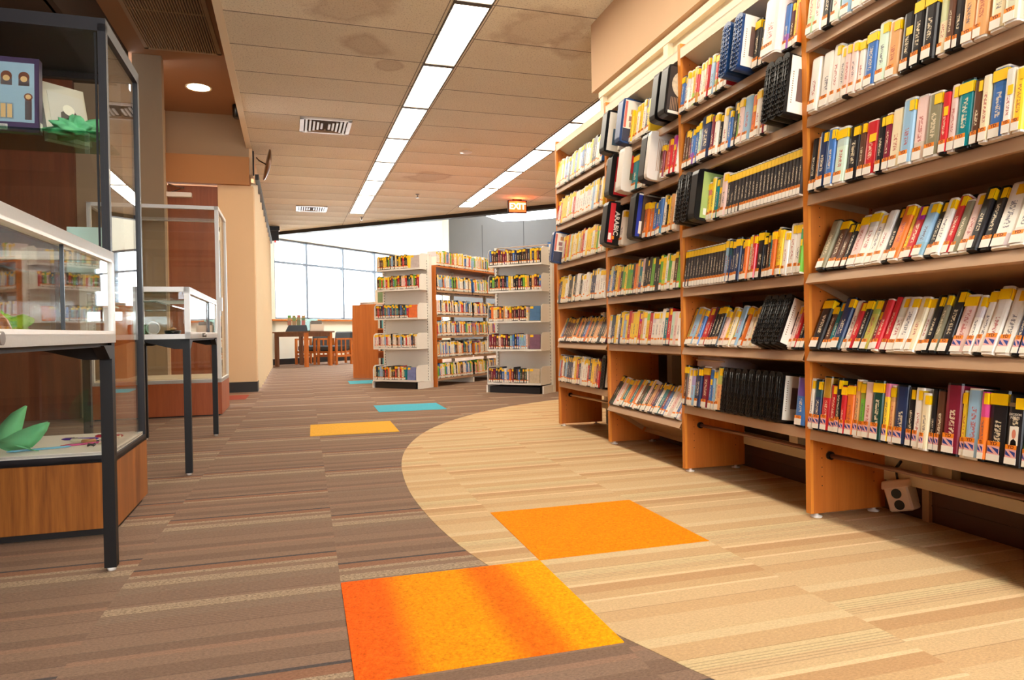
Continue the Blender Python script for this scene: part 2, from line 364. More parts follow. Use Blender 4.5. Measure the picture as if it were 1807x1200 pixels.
# high ceiling over the display alcove
struct(MB().box(-1.64, -3.2, 3.5, -.5, 9.7, 3.56).build('ceiling_alcove', M['orange_ceiling']))
struct(MB().box(-6, -3.2, 3.02, -1.64, 8.0, 3.08).box(-1.66, -3.2, 3.02, -1.60, 7.6, 3.5).build('ceiling_recess', M['dark_void']))
g = thing('ceiling_grille', T((0, 0, 0)), 'brown slatted return-air grille in the alcove ceiling above the cases', 'vent')
m = MB().box(-1.42, 4.9, 3.485, -1.385, 7.44, 3.5).box(-.776, 4.9, 3.485, -.74, 7.44, 3.5).box(-1.42, 7.40, 3.485, -.74, 7.44, 3.5).box(-1.385, 6.55, 3.488, -.776, 6.57, 3.499)
m.build('frame', M['header'], g)
MB().box(-1.385, 4.9, 3.497, -.776, 7.4, 3.4995).build('backing', M['dark_void'], g)
m = MB()
for i in range(27): x = -1.375 + i*.0225; m.box(x, 4.9, 3.478, x+.009, 7.4, 3.497)
m.build('slats', M['header'], g)
# alcove walls
struct(MB().box(-1.575, 7.62, 0, -1.315, 7.74, 3.5).build('pillar', M['header']))
struct(MB().box(-6, 7.1, 0, -1.95, 7.2, 3.1).build('wall_panelled', M['darkwood']))
struct(MB().box(-1.95, 7.15, 0, -1.575, 7.7, 3.1).build('wall_alcove', M['header']))
struct(MB().box(-1.66, 8.0, 0, -1.6, 9.5, 3.5).build('wall_alcove_side', M['wall']))
struct(MB().box(-6, -3.2, 0, -5.9, 7.2, 3.1).build('wall_left', M['darkwood']))
struct(MB().box(-1.7, 9.46, 2.97, -.645, 9.7, 3.5).build('wall_header', M['header']))
struct(MB().box(-1.7, 9.40, 2.62, -.64, 9.7, 2.97).build('wall_header_lower', plain('header_warm_lit', (170, 120, 76), .85, 0, .03, 3)))  # orange cast of the downlight is painted into this header colour
struct(MB().box(-1.02, 9.47, 0, -.60, 9.7, 2.62).build('wall_door_side', M['wall']))
struct(MB().box(-1.04, 9.455, 0, -.6, 9.47, .13).box(-.603, 9.45, 0, -.592, 9.7, .13).build('baseboard_alcove', M['baseboard']))
d = MB().box(-1.66, 9.50, 0, -1.02, 9.55, 2.6).build('door_1', M['door']); struct(d)
dc = thing('door_closer', T((-1.45, 9.47, 2.50)), 'grey metal closer with arm fixed at the top of the wooden door', 'door closer')
MB().box(-.16, -.05, -.055, .13, .028, .0).build('body', M['silver'], dc); MB().tube([(-.1, -.03, 0), (.05, -.06, .05), (-.12, -.09, .085)], .008).build('arm', M['steel'], dc)
FW = T((-.603, 9.42, 0)) @ RZ(1.04)              # frame of the wall with the folding partition
struct(MB().box(-.14, .05, 2.76, 0, 8.2, 3.5).build('wall_partition_head', M['wall'], None, FW))
struct(MB().box(-.14, 6.5, 0, 0, 8.2, 2.76).build('wall_far_left', M['wall'], None, FW))
struct(MB().box(.03, .0, 2.69, .075, 6.5, 2.76).build('trim_3', M['baseboard'], None, FW))
pt = thing('folding_partition', FW, 'cream accordion folding partition hanging from the black ceiling track', 'partition')
n = 10; L = 6.4/n
for i in range(n):
    y = .1 + i*L; mm = MB()
    mm.poly([(-.14, y), (.05, y+L*.35), (-.14, y+L), (-.165, y+L), (.03, y+L*.35), (-.165, y)], (.03, 2.70))
    mm.build('fold', M['cream_rail'], pt)
MB().box(-.12, 6.48, .02, .01, 6.54, 2.7).build('lead_post', M['silver'], pt)
tag(MB().box(.0, 6.35, 1.02, .03, 6.42, 1.22, 0).box(.03, 6.36, 1.05, .04, 6.41, 1.19, 1).build('fire_alarm_pull', [M['label'], tilemat('alarm_red', (200, 40, 40), .05)], None, FW), 'small red and white fire alarm pull station at the partition end', 'alarm')
# glazed diagonal wall beyond the beam
FV = T((-.77, 17.4, 0)) @ RZ(45)
WL = 7.31
struct(MB().box(0, 0, 0, WL, .2, 1.10).box(0, 0, 3.03, WL, .2, 5.3).box(-.2, 0, 0, .14, .2, 5.3).build('wall_window', M['wall_pale'], None, FV))
struct(MB().box(0, -.015, 0, WL, 0, .14).build('baseboard_window', M['baseboard'], None, FV))
w = thing('window_1', FV, None, None); w['kind'] = 'structure'
m = MB().box(.14, .04, 2.98, WL, .14, 3.03).box(.14, .04, 1.10, WL, .14, 1.14).box(.14, .05, 2.44, WL, .13, 2.49)
for x in (.14, 1.2, 2.53, 3.84, 5.15, 6.45, 7.22): m.box(x, .04, 1.10, x+.06, .14, 3.03)
m.build('window_frame', M['window_frame'], w); MB().box(.14, .085, 1.1, WL, .093, 3.0).build('pane', M['glass'], w)
MB().box(0, -.06, 1.05, WL, .04, 1.09).build('window_sill', M['oak'], w)
FG = T((4.40, 22.6, 0)) @ RZ(-45)
struct(MB().box(-.1, -.08, 0, .22, .2, 5.3).build('column', M['wall_pale'], None, FG))
struct(MB().poly([(.2, 0), (9, 0), (9, 4.08), (3.2, 4.1), (2.2, 4.15), (1.6, 4.38), (1.3, 5.3), (.2, 5.3)], (0, .1), 1).build('wall_grey', M['wall_grey'], None, FG))
struct(MB().box(1.48, -.004, 0, 1.495, 0, 4.1).box(2.96, -.004, 0, 2.975, 0, 4.1).box(4.2, -.004, 0, 4.215, 0, 3.9).build('trim_4', M['baseboard'], None, FG))
# roof of the high space, with an unseen open strip added for sky light
struct(MB().box(-2, -1.6, 5.3, 12, .3, 5.4).box(-2, -14, 5.3, 12, -3.4, 5.4).build('ceiling_high', M['wall_pale'], None, FV))
# closing walls
struct(MB().box(9.6, 4.8, 0, 9.7, 20, 5.3).build('wall_far_right', M['wall']))
struct(MB().box(2.45, 4.86, 0, 9.7, 4.95, 3.1).build('wall_cross', M['wall']))
struct(MB().box(-6, -3.3, 0, 2.6, -3.2, .9).box(-6, -3.3, 2.9, 2.6, -3.2, 3.5).box(-6, -3.3, .9, -.6, -3.2, 2.9).build('wall_back', M['wall']))  # wide opening behind the camera is added to let in fill light
# ---------------- ceiling lights (rows continue overhead) ----------------
def lampfix(x0, y0, ln, label, grp, w=.263):
    t = thing('ceiling_light', FC @ T((x0, y0, 0)), label, 'ceiling light', grp)
    MB().box(0, .02, -.006, w, ln-.02, -.002).build('diffuser', M['diffuser'], t)
    m = MB().box(-.012, 0, -.012, .002, ln, -.001).box(w-.002, 0, -.012, w+.012, ln, -.001).box(0, -.002, -.014, w, .03, -.001).box(0, ln-.03, -.014, w, ln+.002, -.001)
    m.build('frame', M['divider'], t)
ords = ['first', 'second', 'third', 'fourth', 'fifth', 'sixth', 'seventh', 'eighth', 'ninth', 'tenth', 'eleventh', 'twelfth', 'thirteenth', 'fourteenth', 'fifteenth', 'sixteenth', 'seventeenth', 'eighteenth', 'nineteenth', 'twentieth']
for k in range(-5, 0):
    lampfix(0, 4.933+k*1.2192, 1.2192, 'fluorescent ceiling panel overhead, %s back from the first full visible one of the left row' % ords[-k-1], 'left row of ceiling light panels')
for k in range(0, 6):
    lampfix(0, 4.933+k*1.2192, 1.2192, 'glowing fluorescent ceiling panel, %s full one of the left row counted towards the windows' % ords[k], 'left row of ceiling light panels')
lampfix(0, 12.248, 1.92, 'longest last fluorescent panel at the far end of the left ceiling row', 'left row of ceiling light panels')
names2 = ['beside the soffit end', 'second from the soffit', 'third from the soffit', 'fourth from the soffit', 'fifth from the soffit']
for k, (a, b) in enumerate(((6.2, 7.43), (7.43, 8.66), (8.66, 9.92), (9.92, 11.17), (11.17, 12.39), (12.39, 12.99))):
    lampfix(1.92, a, b-a, 'fluorescent ceiling panel of the right row, %s' % (names2[k] if k < 5 else 'short one nearest the beam'), 'right row of ceiling light panels', .27)
def vent(x, y, w, label):
    t = thing('ceiling_vent', T((x, y, CEIL_Z)) @ RZ(1.1), label, 'vent', 'square air diffusers in the ceiling')
    m = MB().box(0, 0, -.02, w, .035, 0).box(0, w-.035, -.02, w, w, 0).box(0, 0, -.02, .045, w, 0).box(w-.045, 0, -.02, w, w, 0)
    m.build('frame', M['pvc_white'], t); MB().box(.03, .03, -.006, w-.03, w-.03, -.001).build('backing', M['dark_void'], t)
    m = MB()
    for i in range(5):
        a = .06 + i*.042
        m.box(a, .04+i*.035, -.02, a+.022, w-.04-i*.035, -.008).box(w-a-.022, .04+i*.035, -.02, w-a, w-.04-i*.035, -.008)
    m.box(.27, w*.72, -.018, w-.27, w-.05, -.008, 1).box(.1, w-.1, -.018, w-.1, w-.05, -.008, 1)
    m.build('louvres', [M['silver'], M['header']], t)
vent(-.01, 7.97, .56, 'square ceiling air diffuser with curved louvres, the nearer of two')
vent(-.115, 13.47, .56, 'square ceiling air diffuser near the windows, the farther of two')
tag(MB().lathe([(.0, -.012), (.075, -.012), (.085, 0), (.0, 0)], (2.083, 9.05, CEIL_Z), 24).build('ceiling_sensor', M['diffuser'] if 0 else M['pvc_white']), 'small round white sensor flush in the ceiling between the light rows', 'sensor')
for (x, y, lb) in ((1.9, 12.0, 'small metal sprinkler head in the ceiling near the exit sign'), (1.15, 14.6, 'small metal sprinkler head just past the last left ceiling light')):
    tag(MB().lathe([(.035, 0), (.035, -.01), (.012, -.015), (.012, -.05), (.03, -.055), (.03, -.06), (.0, -.06)], (x, y, CEIL_Z), 12).build('sprinkler_head', M['steel']), lb, 'sprinkler')
dl = thing('recessed_downlight', T((-1.09, 8.49, 3.5)), 'round recessed warm downlight glowing in the peach alcove ceiling', 'ceiling light')
MB().lathe([(.125, 0), (.14, -.008), (.14, 0)], (0, 0, 0), 32).build('trim_ring', M['cream_rail'], dl)
MB().lathe([(.118, -.001), (.118, -.004), (0.0, -.004)], (0, 0, 0), 32).build('lamp', emit('warm_lamp', (1, .72, .4), 5), dl)
L = bpy.data.lights.new('downlight_beam', 'SPOT'); L.energy = 6; L.color = (1, .68, .38); L.spot_size = R(150); L.spot_blend = 1; L.shadow_soft_size = .1
lo = bpy.data.objects.new('downlight_beam', L); COL.objects.link(lo); lo.location = (-1.09, 8.49, 3.48)
# soffit over the bookcase
FK = T((1.817, 2.211, 0)) @ RZ(-.424)            # bookcase frame: x into the wall, y along the aisle
struct(MB().box(.345, -4.5, 2.575, .46, 2.86, 3.103).build('soffit', M['soffit'], None, FK))
struct(MB().box(.46, -4.5, 2.6, .75, 2.72, 3.103).build('soffit_return', M['soffit'], None, FK))
# window wall behind the bookcase
struct(MB().box(.44, -4.5, 0, .6, 2.72, 2.6).build('wall_right', M['olive'], None, FK))
m = MB().box(.36, -4.5, 2.50, .45, 2.76, 2.545).box(.37, -4.5, 2.26, .45, 2.74, 2.30).box(.40, -4.5, 2.30, .45, 2.76, 2.50)
for y in (1.72, 2.72, .55, -.62, -1.8): m.box(.365, y-.03, .165, .45, y+.03, 2.5)
m.box(.40, -.26, .16, .445, -.12, 2.3).box(.41, -.12, .165, .445, .35, .62)
struct(m.build('window_2', M['cream_rail'], None, FK))
struct(MB().box(.34, -4.5, .125, .45, 2.74, .165).build('trim_5', M['cream_rail'], None, FK))
struct(MB().box(.375, -4.5, 0, .45, 2.74, .125).box(.372, -4.5, .06, .376, 2.74, .066).build('baseboard_right', M['base_brown'], None, FK))
m = MB().box(.360, -.20, 0, .376, -.17, .33); struct(m.build('trim_6', M['tan'], None, FK))
# electrical cover plate and power outlet box on the wall
tag(MB().box(.398, -.11, .30, .41, .03, .45, 0).box(.396, -.10, .31, .399, .02, .44, 1).box(.393, -.09, .42, .397, -.08, .43, 2).box(.393, -.09, .32, .397, -.08, .33, 2).build('junction_plate', [M['tan'], M['header'], M['ink']], None, FK), 'flat beige electrical cover plate on the wall above the outlet box', 'cover plate')
BX = plain('outlet_beige', (236, 202, 170), .45)
ob = thing('outlet_box', FK @ T((.30, -.115, .088)) @ RZ(20) @ RX(-16), 'beige surface outlet box with two black sockets under the bookcase', 'outlet box')
MB().box(0, -.045, -.06, .07, .045, .042).build('box_body', BX, ob, None, .006)
MB().poly([(-.006, .026), (.08, .026), (.08, .055), (.012, .055)], (-.052, .052), 1).build('box_cover', BX, ob, None, .004)
for z in (.006, -.036):
    s_ = MB().tube([(-.004, 0, z), (.002, 0, z)], .018, 20).build('socket', M['pvc_black'], ob)
cb_ = MB().tube([(.375, -.06, .20), (.33, -.08, .18), (.33, -.09, .13)], .006); tag(cb_.build('power_cable', M['pvc_black'], None, FK), 'short black cable running from the cover plate into the outlet box', 'cable')
# exit signs, speaker, mirror
tx = bpy.data.curves.new('exit_text', 'FONT'); tx.body = 'EXIT'; tx.size = .17; tx.extrude = .003; tx.align_x = 'CENTER'; tx.align_y = 'CENTER'
def text_mesh(body, size, ext=.0008, bold=0):
    c = bpy.data.curves.new('lettering', 'FONT'); c.body = body; c.size = size; c.extrude = ext; c.offset = bold; c.align_x = 'CENTER'; c.align_y = 'CENTER'; c.resolution_u = 2
    o = bpy.data.objects.new('tmp', c); COL.objects.link(o)
    me = bpy.data.meshes.new_from_object(o.evaluated_get(bpy.context.evaluated_depsgraph_get())); me.name = 'lettering'
    bpy.data.objects.remove(o); return me
bpy.data.curves.remove(tx)
ex = thing('exit_sign', T((3.72, 12.1, 2.98)), 'glowing red-orange exit sign hanging under the ceiling before the beam', 'exit sign')
MB().box(-.16, -.02, -.11, .16, .02, .09).build('sign_body', emit('exit_face', (1.0, .13, .03), .45), ex)
MB().box(-.175, -.025, .085, .175, .025, .10).box(-.175, -.025, -.125, .175, .025, -.11).box(-.175, -.025, -.125, -.16, .025, .1).box(.16, -.025, -.125, .175, .025, .1).box(-.08, -.03, .1, .08, .03, .124).build('sign_frame', M['pvc_black'], ex)
me = text_mesh('EXIT', .15, .002, .004); me.materials.append(emit('exit_letters', (1.0, .62, .25), 1.6))
o = bpy.data.objects.new('letters', me); COL.objects.link(o); o.parent = ex; o.matrix_local = T((0, -.024, -.01)) @ RX(90)
L = bpy.data.lights.new('exit_glow', 'POINT'); L.energy = 1.6; L.color = (1, .12, .04); L.shadow_soft_size = .05
lo = bpy.data.objects.new('exit_glow', L); COL.objects.link(lo); lo.location = (3.72, 12.03, 3.02)
ex = thing('exit_sign', FW @ T((.1, 6.75, 2.88)), 'edge-on black exit sign with red glow above the far partition end', 'exit sign')
MB().box(-.11, -.025, -.1, .11, .025, .12).build('sign_body', M['pvc_black'], ex)
MB().box(.02, -.03, -.14, .06, .03, -.1).build('sign_face', emit('exit_red', (1, .05, .04), .6), ex)
MB().box(-.11, -.04, .12, .13, .04, .215).build('mount', M['pvc_black'], ex)
sk = thing('wall_speaker', T((-.735, 9.0, 3.42)), 'small black speaker hanging at the alcove ceiling edge', 'speaker')
MB().lathe([(.035, -.09), (.05, -.07), (.055, .05), (.05, .07), (0, .075)], (0, 0, 0), 16).build('housing', M['pvc_black'], sk)
MB().box(-.01, -.01, .05, .01, .01, .08).build('bracket', M['pvc_black'], sk)
mr = thing('convex_mirror', T((-.425, 9.4, 2.885)) @ RZ(8) @ RY(101), 'round dark-rimmed convex mirror on a bracket high on the partition wall', 'mirror')
MB().lathe([(.0, .05), (.1, .04), (.19, .012), (.2, 0), (.195, -.01), (0, -.01)], (0, 0, 0), 36).build('dish', plain('bronze', (110, 74, 44), .3, .5), mr)
MB().tube([(0, 0, -.01), (-.02, -.02, -.10), (-.05, -.02, -.14)], .008).build('arm', M['black_metal'], mr)
tag(MB().box(.001, .1, 2.77, .018, .14, 3.08).build('wall_bracket', M['charcoal'], None, FW), 'vertical dark steel bracket strip on the wall behind the round mirror', 'bracket')
# ---------------- display cases on the left ----------------
def case_frame(m, x0, y0, z0, x1, y1, z1, t, mi=0):
    for x in (x0, x1-t):
        for y in (y0, y1-t): m.box(x, y, z0, x+t, y+t, z1, mi)
        m.box(x, y0, z1-t, x+t, y1, z1, mi); m.box(x, y0, z0, x+t, y1, z0+t, mi)
    for y in (y0, y1-t): m.box(x0, y, z1-t, x1, y+t, z1, mi); m.box(x0, y, z0, x1, y+t, z0+t, mi)
    return m
def panes(p, x0, y0, z0, x1, y1, z1, top=True, left=True):
    g = .005
    MB().box(x0, y0+.01, z0, x1, y0+.01+g, z1).build('front_pane', M['glass'], p)
    MB().box(x1-.01-g, y0, z0, x1-.01, y1, z1).build('side_pane', M['glass'], p)
    MB().box(x0, y1-.01-g, z0, x1, y1-.01, z1).build('back_pane', M['glass'], p)
    if left: MB().box(x0+.01, y0, z0, x0+.01+g, y1, z1).build('side_pane', M['glass'], p)
    if top: MB().box(x0, y0, z1-.01-g, x1, y1, z1-.01).build('top_pane', M['glass'], p)
# tall dark-framed case
FD = T((-.675, 2.86, 0)) @ RZ(1.0)
W = 1.22; D = .575
c = thing('display_case', FD, 'tall glass display case with charcoal frame on a light veneer base', 'display case', 'glass display cases along the left side')
MB().box(-W, 0, .03, 0, D, .272).build('base', M['veneer'], c)
MB().box(-W+.02, .03, 0, -.02, D-.02, .03).build('toe_kick', M['baseboard'], c)
m = MB(); case_frame(m, -W, 0, .27, 0, D, 1.865, .027); m.box(-W, .0, .27, 0, D, .285).build('frame', M['charcoal'], c)
MB().box(-W+.01, .01, .285, -.01, D-.01, .31).build('display_floor', M['label'], c)
panes(c, -W+.01, .0, .3, 0, D, 1.85, False)
MB().box(-W, 0, 1.865, 0, D, 1.885).build('top', M['charcoal'], c)
MB().box(-W+.03, .03, 1.472, -.035, D-.22, 1.480).build('glass_shelf', M['glass_edge'], c)
MB().box(-W+.03, .03, .957, -.035, D-.05, .965).build('glass_shelf', M['glass_edge'], c)
MB().tube([(-.02, -.004, .60), (-.02, -.02, .60)], .012, 10).build('lock', M['steel'], c)
m = MB().box(-.037, -.004, .30, -.03, 0, 1.83)
m.build('door_seam', M['black_metal'], c)
def face_book(name, loc, rz, rx, w, h, d, mats, label, extra=None):
    t = thing(name, loc @ RZ(rz) @ RX(rx), label, 'book')
    MB().box(-w/2+.002, .002, .002, w/2-.002, d-.002, h-.002).build('pages', M['label'], t)
    MB().box(-w/2, 0, 0, w/2, .002, h).box(-w/2, d-.002, 0, w/2, d, h).box(w/2-.002, 0, 0, w/2, d, h).build('cover', mats, t)
    if extra: extra(t)
    return t
def clocks(t):
    m = MB(); bz = lambda x0, z0, x1, z1, mi: m.box(x0, -.0012, z0, x1, 0, z1, mi)
    bz(-.1, .035, .085, .255, 0)
    for x in (-.075, -.02, .035): bz(x, .17, x+.035, .205, 1); m.tube([(x+.0175, -.0013, .205), (x+.0175, 0, .205)], .0175, 14, 1); m.tube([(x+.0175, -.0022, .195), (x+.0175, -.0013, .195)], .011, 12, 2)
    for x in (-.095, .055): bz(x, .045, x+.022, .12, 1); m.tube([(x+.011, -.0013, .13), (x+.011, 0, .13)], .014, 14, 1); m.tube([(x+.011, -.0022, .13), (x+.011, -.0013, .13)], .009, 12, 2)
    bz(-.045, .045, .02, .105, 1)
    for i in range(3): m.box(-.04+i*.02, -.0022, .05, -.025+i*.02, -.0012, .1, 2)
    bz(-.04, .005, .0, .026, 3)
    for i in range(9): m.box(-.037+i*.004, -.0022, .008, -.0355+i*.004, -.0012, .023, 4)
    m.build('cover_print', [plain('pale_blue_print', (150, 176, 190), .4), plain('clock_brown', (112, 62, 40), .4), plain('dial_cream', (214, 176, 120), .4), M['label'], M['pvc_black']], t)
    MB().box(.1005, .008, .01, .102, .03, .04).build('spine_label', M['label'], t)
face_book('display_book', FD @ T((-.345, .10, 1.481)), 0, -3, .2, .275, .036, plain('plum_cover', (70, 52, 84), .35), 'large book with pictures of clocks standing upright on the glass shelf', clocks)
def portrait(t):
    m = MB().box(-.06, -.0012, .02, .07, 0, .2, 0).poly([(-.03, .02), (.05, .02), (.055, .1), (.02, .15), (-.02, .12)], (-.0024, -.0012), 1, 1).tube([(.01, -.003, .135), (.01, -.0024, .135)], .022, 14, 2)
    m.build('cover_print', [plain('grey_print', (196, 190, 176), .5), plain('print_dark', (70, 64, 58), .5), plain('print_light', (226, 220, 200), .5)], t)
face_book('display_book', FD @ T((-.175, .22, 1.481)), 42, -14, .16, .235, .03, plain('ivory_cover', (196, 188, 168), .5), 'pale book with a grey portrait, leaning beside the green tissue paper', portrait)
face_book('display_book', FD @ T((-.13, .2, .966)), 0, -4, .13, .19, .02, plain('sage_cover', (172, 196, 184), .5), 'plain pale green book standing on the lower glass shelf of the dark case')
def crumple(name, loc, s, mat, label, seed, leaf=False):
    r = random.Random(seed); bm = bmesh.new(); bmesh.ops.create_icosphere(bm, subdivisions=4, radius=1)
    for v in bm.verts:
        q = v.co.copy(); k = .8 + .02*r.random() + .22*math.sin(q.x*7+seed)*math.cos(q.y*6) + .16*math.sin(q.z*9+q.x*11) + .12*math.cos(q.y*15-q.z*5); v.co *= k
        v.co.x *= s[0]; v.co.y *= s[1]; v.co.z = max(v.co.z*s[2], -s[2]*.55)
    me = bpy.data.meshes.new(name); bm.to_mesh(me); bm.free(); me.materials.append(mat)
    for p_ in me.polygons: p_.use_smooth = True
    o = bpy.data.objects.new(name, me); COL.objects.link(o); o.matrix_world = loc; return tag(o, label, 'tissue paper')
crumple('tissue_paper', FD @ T((-.13, .13, 1.505)), (.10, .07, .05), M['green'], 'crumpled green tissue paper spilling on the glass shelf', 3)
# green paper leaves on the case floor
lf = thing('paper_leaf', FD @ T((-.335, .12, .312)), 'folded green paper leaf with curled points on the case floor', 'paper decoration')
def blade(pts, name):
    m = MB(); n = len(pts); vs = []
    for i, (x, z, w, tl) in enumerate(pts): vs += [(x-w*.7, tl, z+w*.35), (x, tl-.012, z), (x+w*.7, tl, z-w*.35)]
    fs = []
    for i in range(n-1): a = 3*i; b = a+3; fs += [(a, a+1, b+1, b), (a+1, a+2, b+2, b+1)]
    o = m.add([Vector(v) for v in vs], fs, 0, True).build(name, M['green'], lf)
    md = o.modifiers.new('thick', 'SOLIDIFY'); md.thickness = .002
blade([(-.05, .01, .05, 0), (-.04, .05, .055, .0), (-.03, .09, .045, .01), (-.012, .13, .03, .02), (.012, .165, .004, .03)], 'leaf_point')
blade([(-.05, .02, .05, 0), (.0, .035, .058, -.01), (.035, .06, .05, -.02), (.07, .085, .03, -.02), (.098, .105, .004, -.02)], 'leaf_point')
blade([(-.11, .06, .05, .01), (-.05, .04, .055, 0), (.0, .02, .05, -.01), (.05, .006, .02, -.02)], 'leaf_point')
# pens and trinkets on the white floor
cols = {'purple': (80, 40, 150), 'crimson': (190, 24, 60), 'magenta': (176, 50, 110), 'pale blue': (110, 180, 210), 'ivory': (236, 224, 196), 'black': (30, 28, 30), 'bronze': (170, 120, 70), 'red': (200, 40, 30)}
pm = {k: plain(k.replace(' ', '_')+'_pen', v, .3) for k, v in cols.items()}
def pen(k, x0, y0, x1, y1, r, label, clip=True):
    a, b = Vector((x0, y0, .312+r)), Vector((x1, y1, .312+r)); t = thing('pen', FD, label, 'pen', 'pens and trinkets on the white case floor')
    MB().tube([a, a.lerp(b, .08), a.lerp(b, .94), b], [r*.4, r, r, r*.25], 8).build('barrel', pm[k], t)
    if clip: MB().tube([a.lerp(b, .1)+Vector((0, 0, r)), a.lerp(b, .35)+Vector((0, 0, r*1.3))], r*.25, 6).build('clip', M['steel'], t)
pen('purple', -.27, .36, -.13, .33, .005, 'long purple pen at the back beside the green paper leaf')
pen('crimson', -.16, .40, -.05, .375, .006, 'crimson pen with thick cap at the back right of the case floor')
pen('magenta', -.21, .17, -.05, .24, .004, 'slim magenta pen running to the front corner post')
pen('pale blue', -.37, .09, -.18, .15, .004, 'pale blue pen in front of the green paper leaf')
pen('ivory', -.22, .29, -.14, .25, .008, 'thick ivory pen near the centre of the case floor')
pen('black', -.13, .27, -.06, .30, .003, 'short thin black pen behind the ivory trinkets', False)
pen('bronze', -.17, .24, -.12, .25, .008, 'stubby bronze coloured capsule pen beside the ivory pen', False)
pen('red', -.22, .16, -.19, .20, .004, 'very short red pen by the front edge', False)
for i, (x, y, k) in enumerate(((-.09, .22, 'ivory shell shaped trinket behind the magenta pen'), (-.115, .16, 'dark beaded trinket at the front glass'), (-.07, .36, 'pale knotted trinket by the crimson pen'), (-.05, .13, 'small dark trinket in the front corner'))):
    mm = MB().tube([(x+.012*math.cos(a), y+.016*math.sin(a), .316+.003*math.sin(3*a)) for a in [j*.7 for j in range(10)]], .0035, 6)
    tag(mm.build('trinket', pm['ivory'] if i % 2 == 0 else pm['black'], None, FD), k, 'trinket', 'pens and trinkets on the white case floor')
# counter-top cases on black legs
def table_case(name, F0, L, Wd, zt, zb, label, near, ly=True):
    c = thing(name, F0, label, 'display case', 'glass display cases along the left side')
    t = .026
    m = MB(); case_frame(m, -Wd, 0, zb, 0, L, zt, t)
    m.box(-.002-t, 0, zt-.034, 0, L, zt).box(-t, 0, zb, 0, L, zb+.036).build('frame', M['silver'], c)
    MB().box(-Wd+.005, .005, zb+.006, -.005, L-.005, zb+.02).build('display_floor', M['label'], c)
    MB().box(-.02, .01, zb+.03, -.015, L*.72, zt-.03).build('sliding_pane', M['glass'], c)
    MB().box(-.012, L*.68, zb+.03, -.007, L-.01, zt-.03).build('sliding_pane', M['glass'], c)
    MB().box(-.014, L*.68-.004, zb+.03, -.005, L*.68, zt-.03).build('pane_edge', M['pvc_black'], c)
    for y in (.012, L-.017): MB().box(-Wd+.01, y, zb+.03, -.01, y+.005, zt-.02).build('end_pane', M['glass'], c)
    MB().box(-Wd+.012, .01, zb+.03, -Wd+.017, L-.01, zt-.02).build('back_pane', M['glass'], c)
    MB().box(-Wd+.01, .01, zt-.014, -.01, L-.01, zt-.009).build('top_pane', M['glass'], c)
    MB().box(-Wd+.03, .02, (zt+zb)/2+.055, -.16, L-.02, (zt+zb)/2+.061).build('glass_shelf', M['glass_edge'], c)
    lk = MB().tube([(0, L*.37, zb+.018), (.022, L*.37, zb+.018)], .013, 14).build('lock', M['steel'], c)
    st = thing('case_stand', F0, 'black steel stand with square legs under the %s' % near, 'stand')
    w = .034
    m = MB()
    for x in (-w-.014, -Wd+.014): m.box(x, 0.004, zb-.012, x+w, L-.004, zb-.001)
    for y in (.004, L-w-.004): m.box(-Wd+.004, y, zb-.012, -.004, y+w, zb-.001)
    m.build('top_rail', M['black_metal'], st)
    for x in (-w-.004, -Wd+.004):
        for y in (.004, L-w-.004):
            MB().box(x, y, .012, x+w, y+w, zb-.002).build('leg', M['black_metal'], st)
            MB().lathe([(.012, 0), (.014, .012), (0, .012)], (x+w/2, y+w/2, 0), 10).build('foot', M['pvc_white'], st)
    for x0, x1 in ((-w-.003, -.004), (-Wd+.004, -Wd+w+.003)):
        for y, sgn in ((.004+w, 1), (L-w-.004, -1)):
            MB().poly([(y, zb-.008), (y+sgn*.09, zb-.008), (y+sgn*.02, zb-.05), (y, zb-.05)], (x0, x1), 0).build('gusset', M['black_metal'], st)
    for x, sgn in ((-.004-w, -1), (-Wd+w+.004, 1)):
        for y in (.006, L-w-.006): MB().poly([(x, zb-.008), (x+sgn*.2, zb-.008), (x+sgn*.04, zb-.052), (x, zb-.052)], (y, y+w-.004), 1).build('gusset', M['black_metal'], st)
    return c
F1 = T((-.545, .93, 0)) @ RZ(1.0)
table_case('counter_case', F1, 1.53, .50, .992, .71, 'long glass counter case with silver frame in front of the dark case', 'long near counter case')
F2 = T((-.572, 3.95, 0)) @ RZ(1.5)
table_case('counter_case', F2, 1.53, .50, .982, .712, 'silver-framed glass counter case before the tall red-based case', 'farther counter case')
def vase(name, loc, s, mat, label):
    o = MB().lathe([(.02, 0), (.05, .01), (.06, .04), (.045, .08), (.018, .11), (.022, .14), (.03, .15), (.022, .148), (0, .12)], (0, 0, 0), 24).build(name, mat, None, loc @ Matrix.Scale(s, 4)); return tag(o, label, 'vase')
vase('vase', F1 @ T((-.22, 1.02, .731)), .62, plain('dark_glaze', (84, 80, 60), .25), 'small dark green long-necked vase inside the near counter case')
vase('vase', F1 @ T((-.20, 1.18, .731)), .58, plain('copper_glaze', (176, 110, 74), .25, .4), 'small copper coloured vase inside the near counter case')
crumple('tissue_paper', F1 @ T((-.24, 1.36, .755)), (.07, .07, .045), M['lime'], 'lime green crumpled paper beside the vases in the counter case', 9)
t = thing('glass_cylinder', F2 @ T((-.25, .16, .735)), 'clear tumbler lying on its side in the farther counter case', 'glassware')
MB().tube([(-.06, 0, .028), (.03, 0, .028)], .028, 20).build('body', M['glass_edge'], t); MB().tube([(-.065, 0, .028), (-.045, 0, .028)], .0285, 20).build('red_end', pm['red'], t)
MB().lathe([(.033, -.006), (.036, 0), (.033, .006), (.026, 0), (.033, -.006)], (0, 0, 0), 24).build('rim', M['pvc_white'], t, T((.05, 0, .036)) @ RX(90))
t = thing('trinket_dish', F2 @ T((-.11, .2, .733)), 'small dark dish with a copper knob in the farther counter case', 'dish')
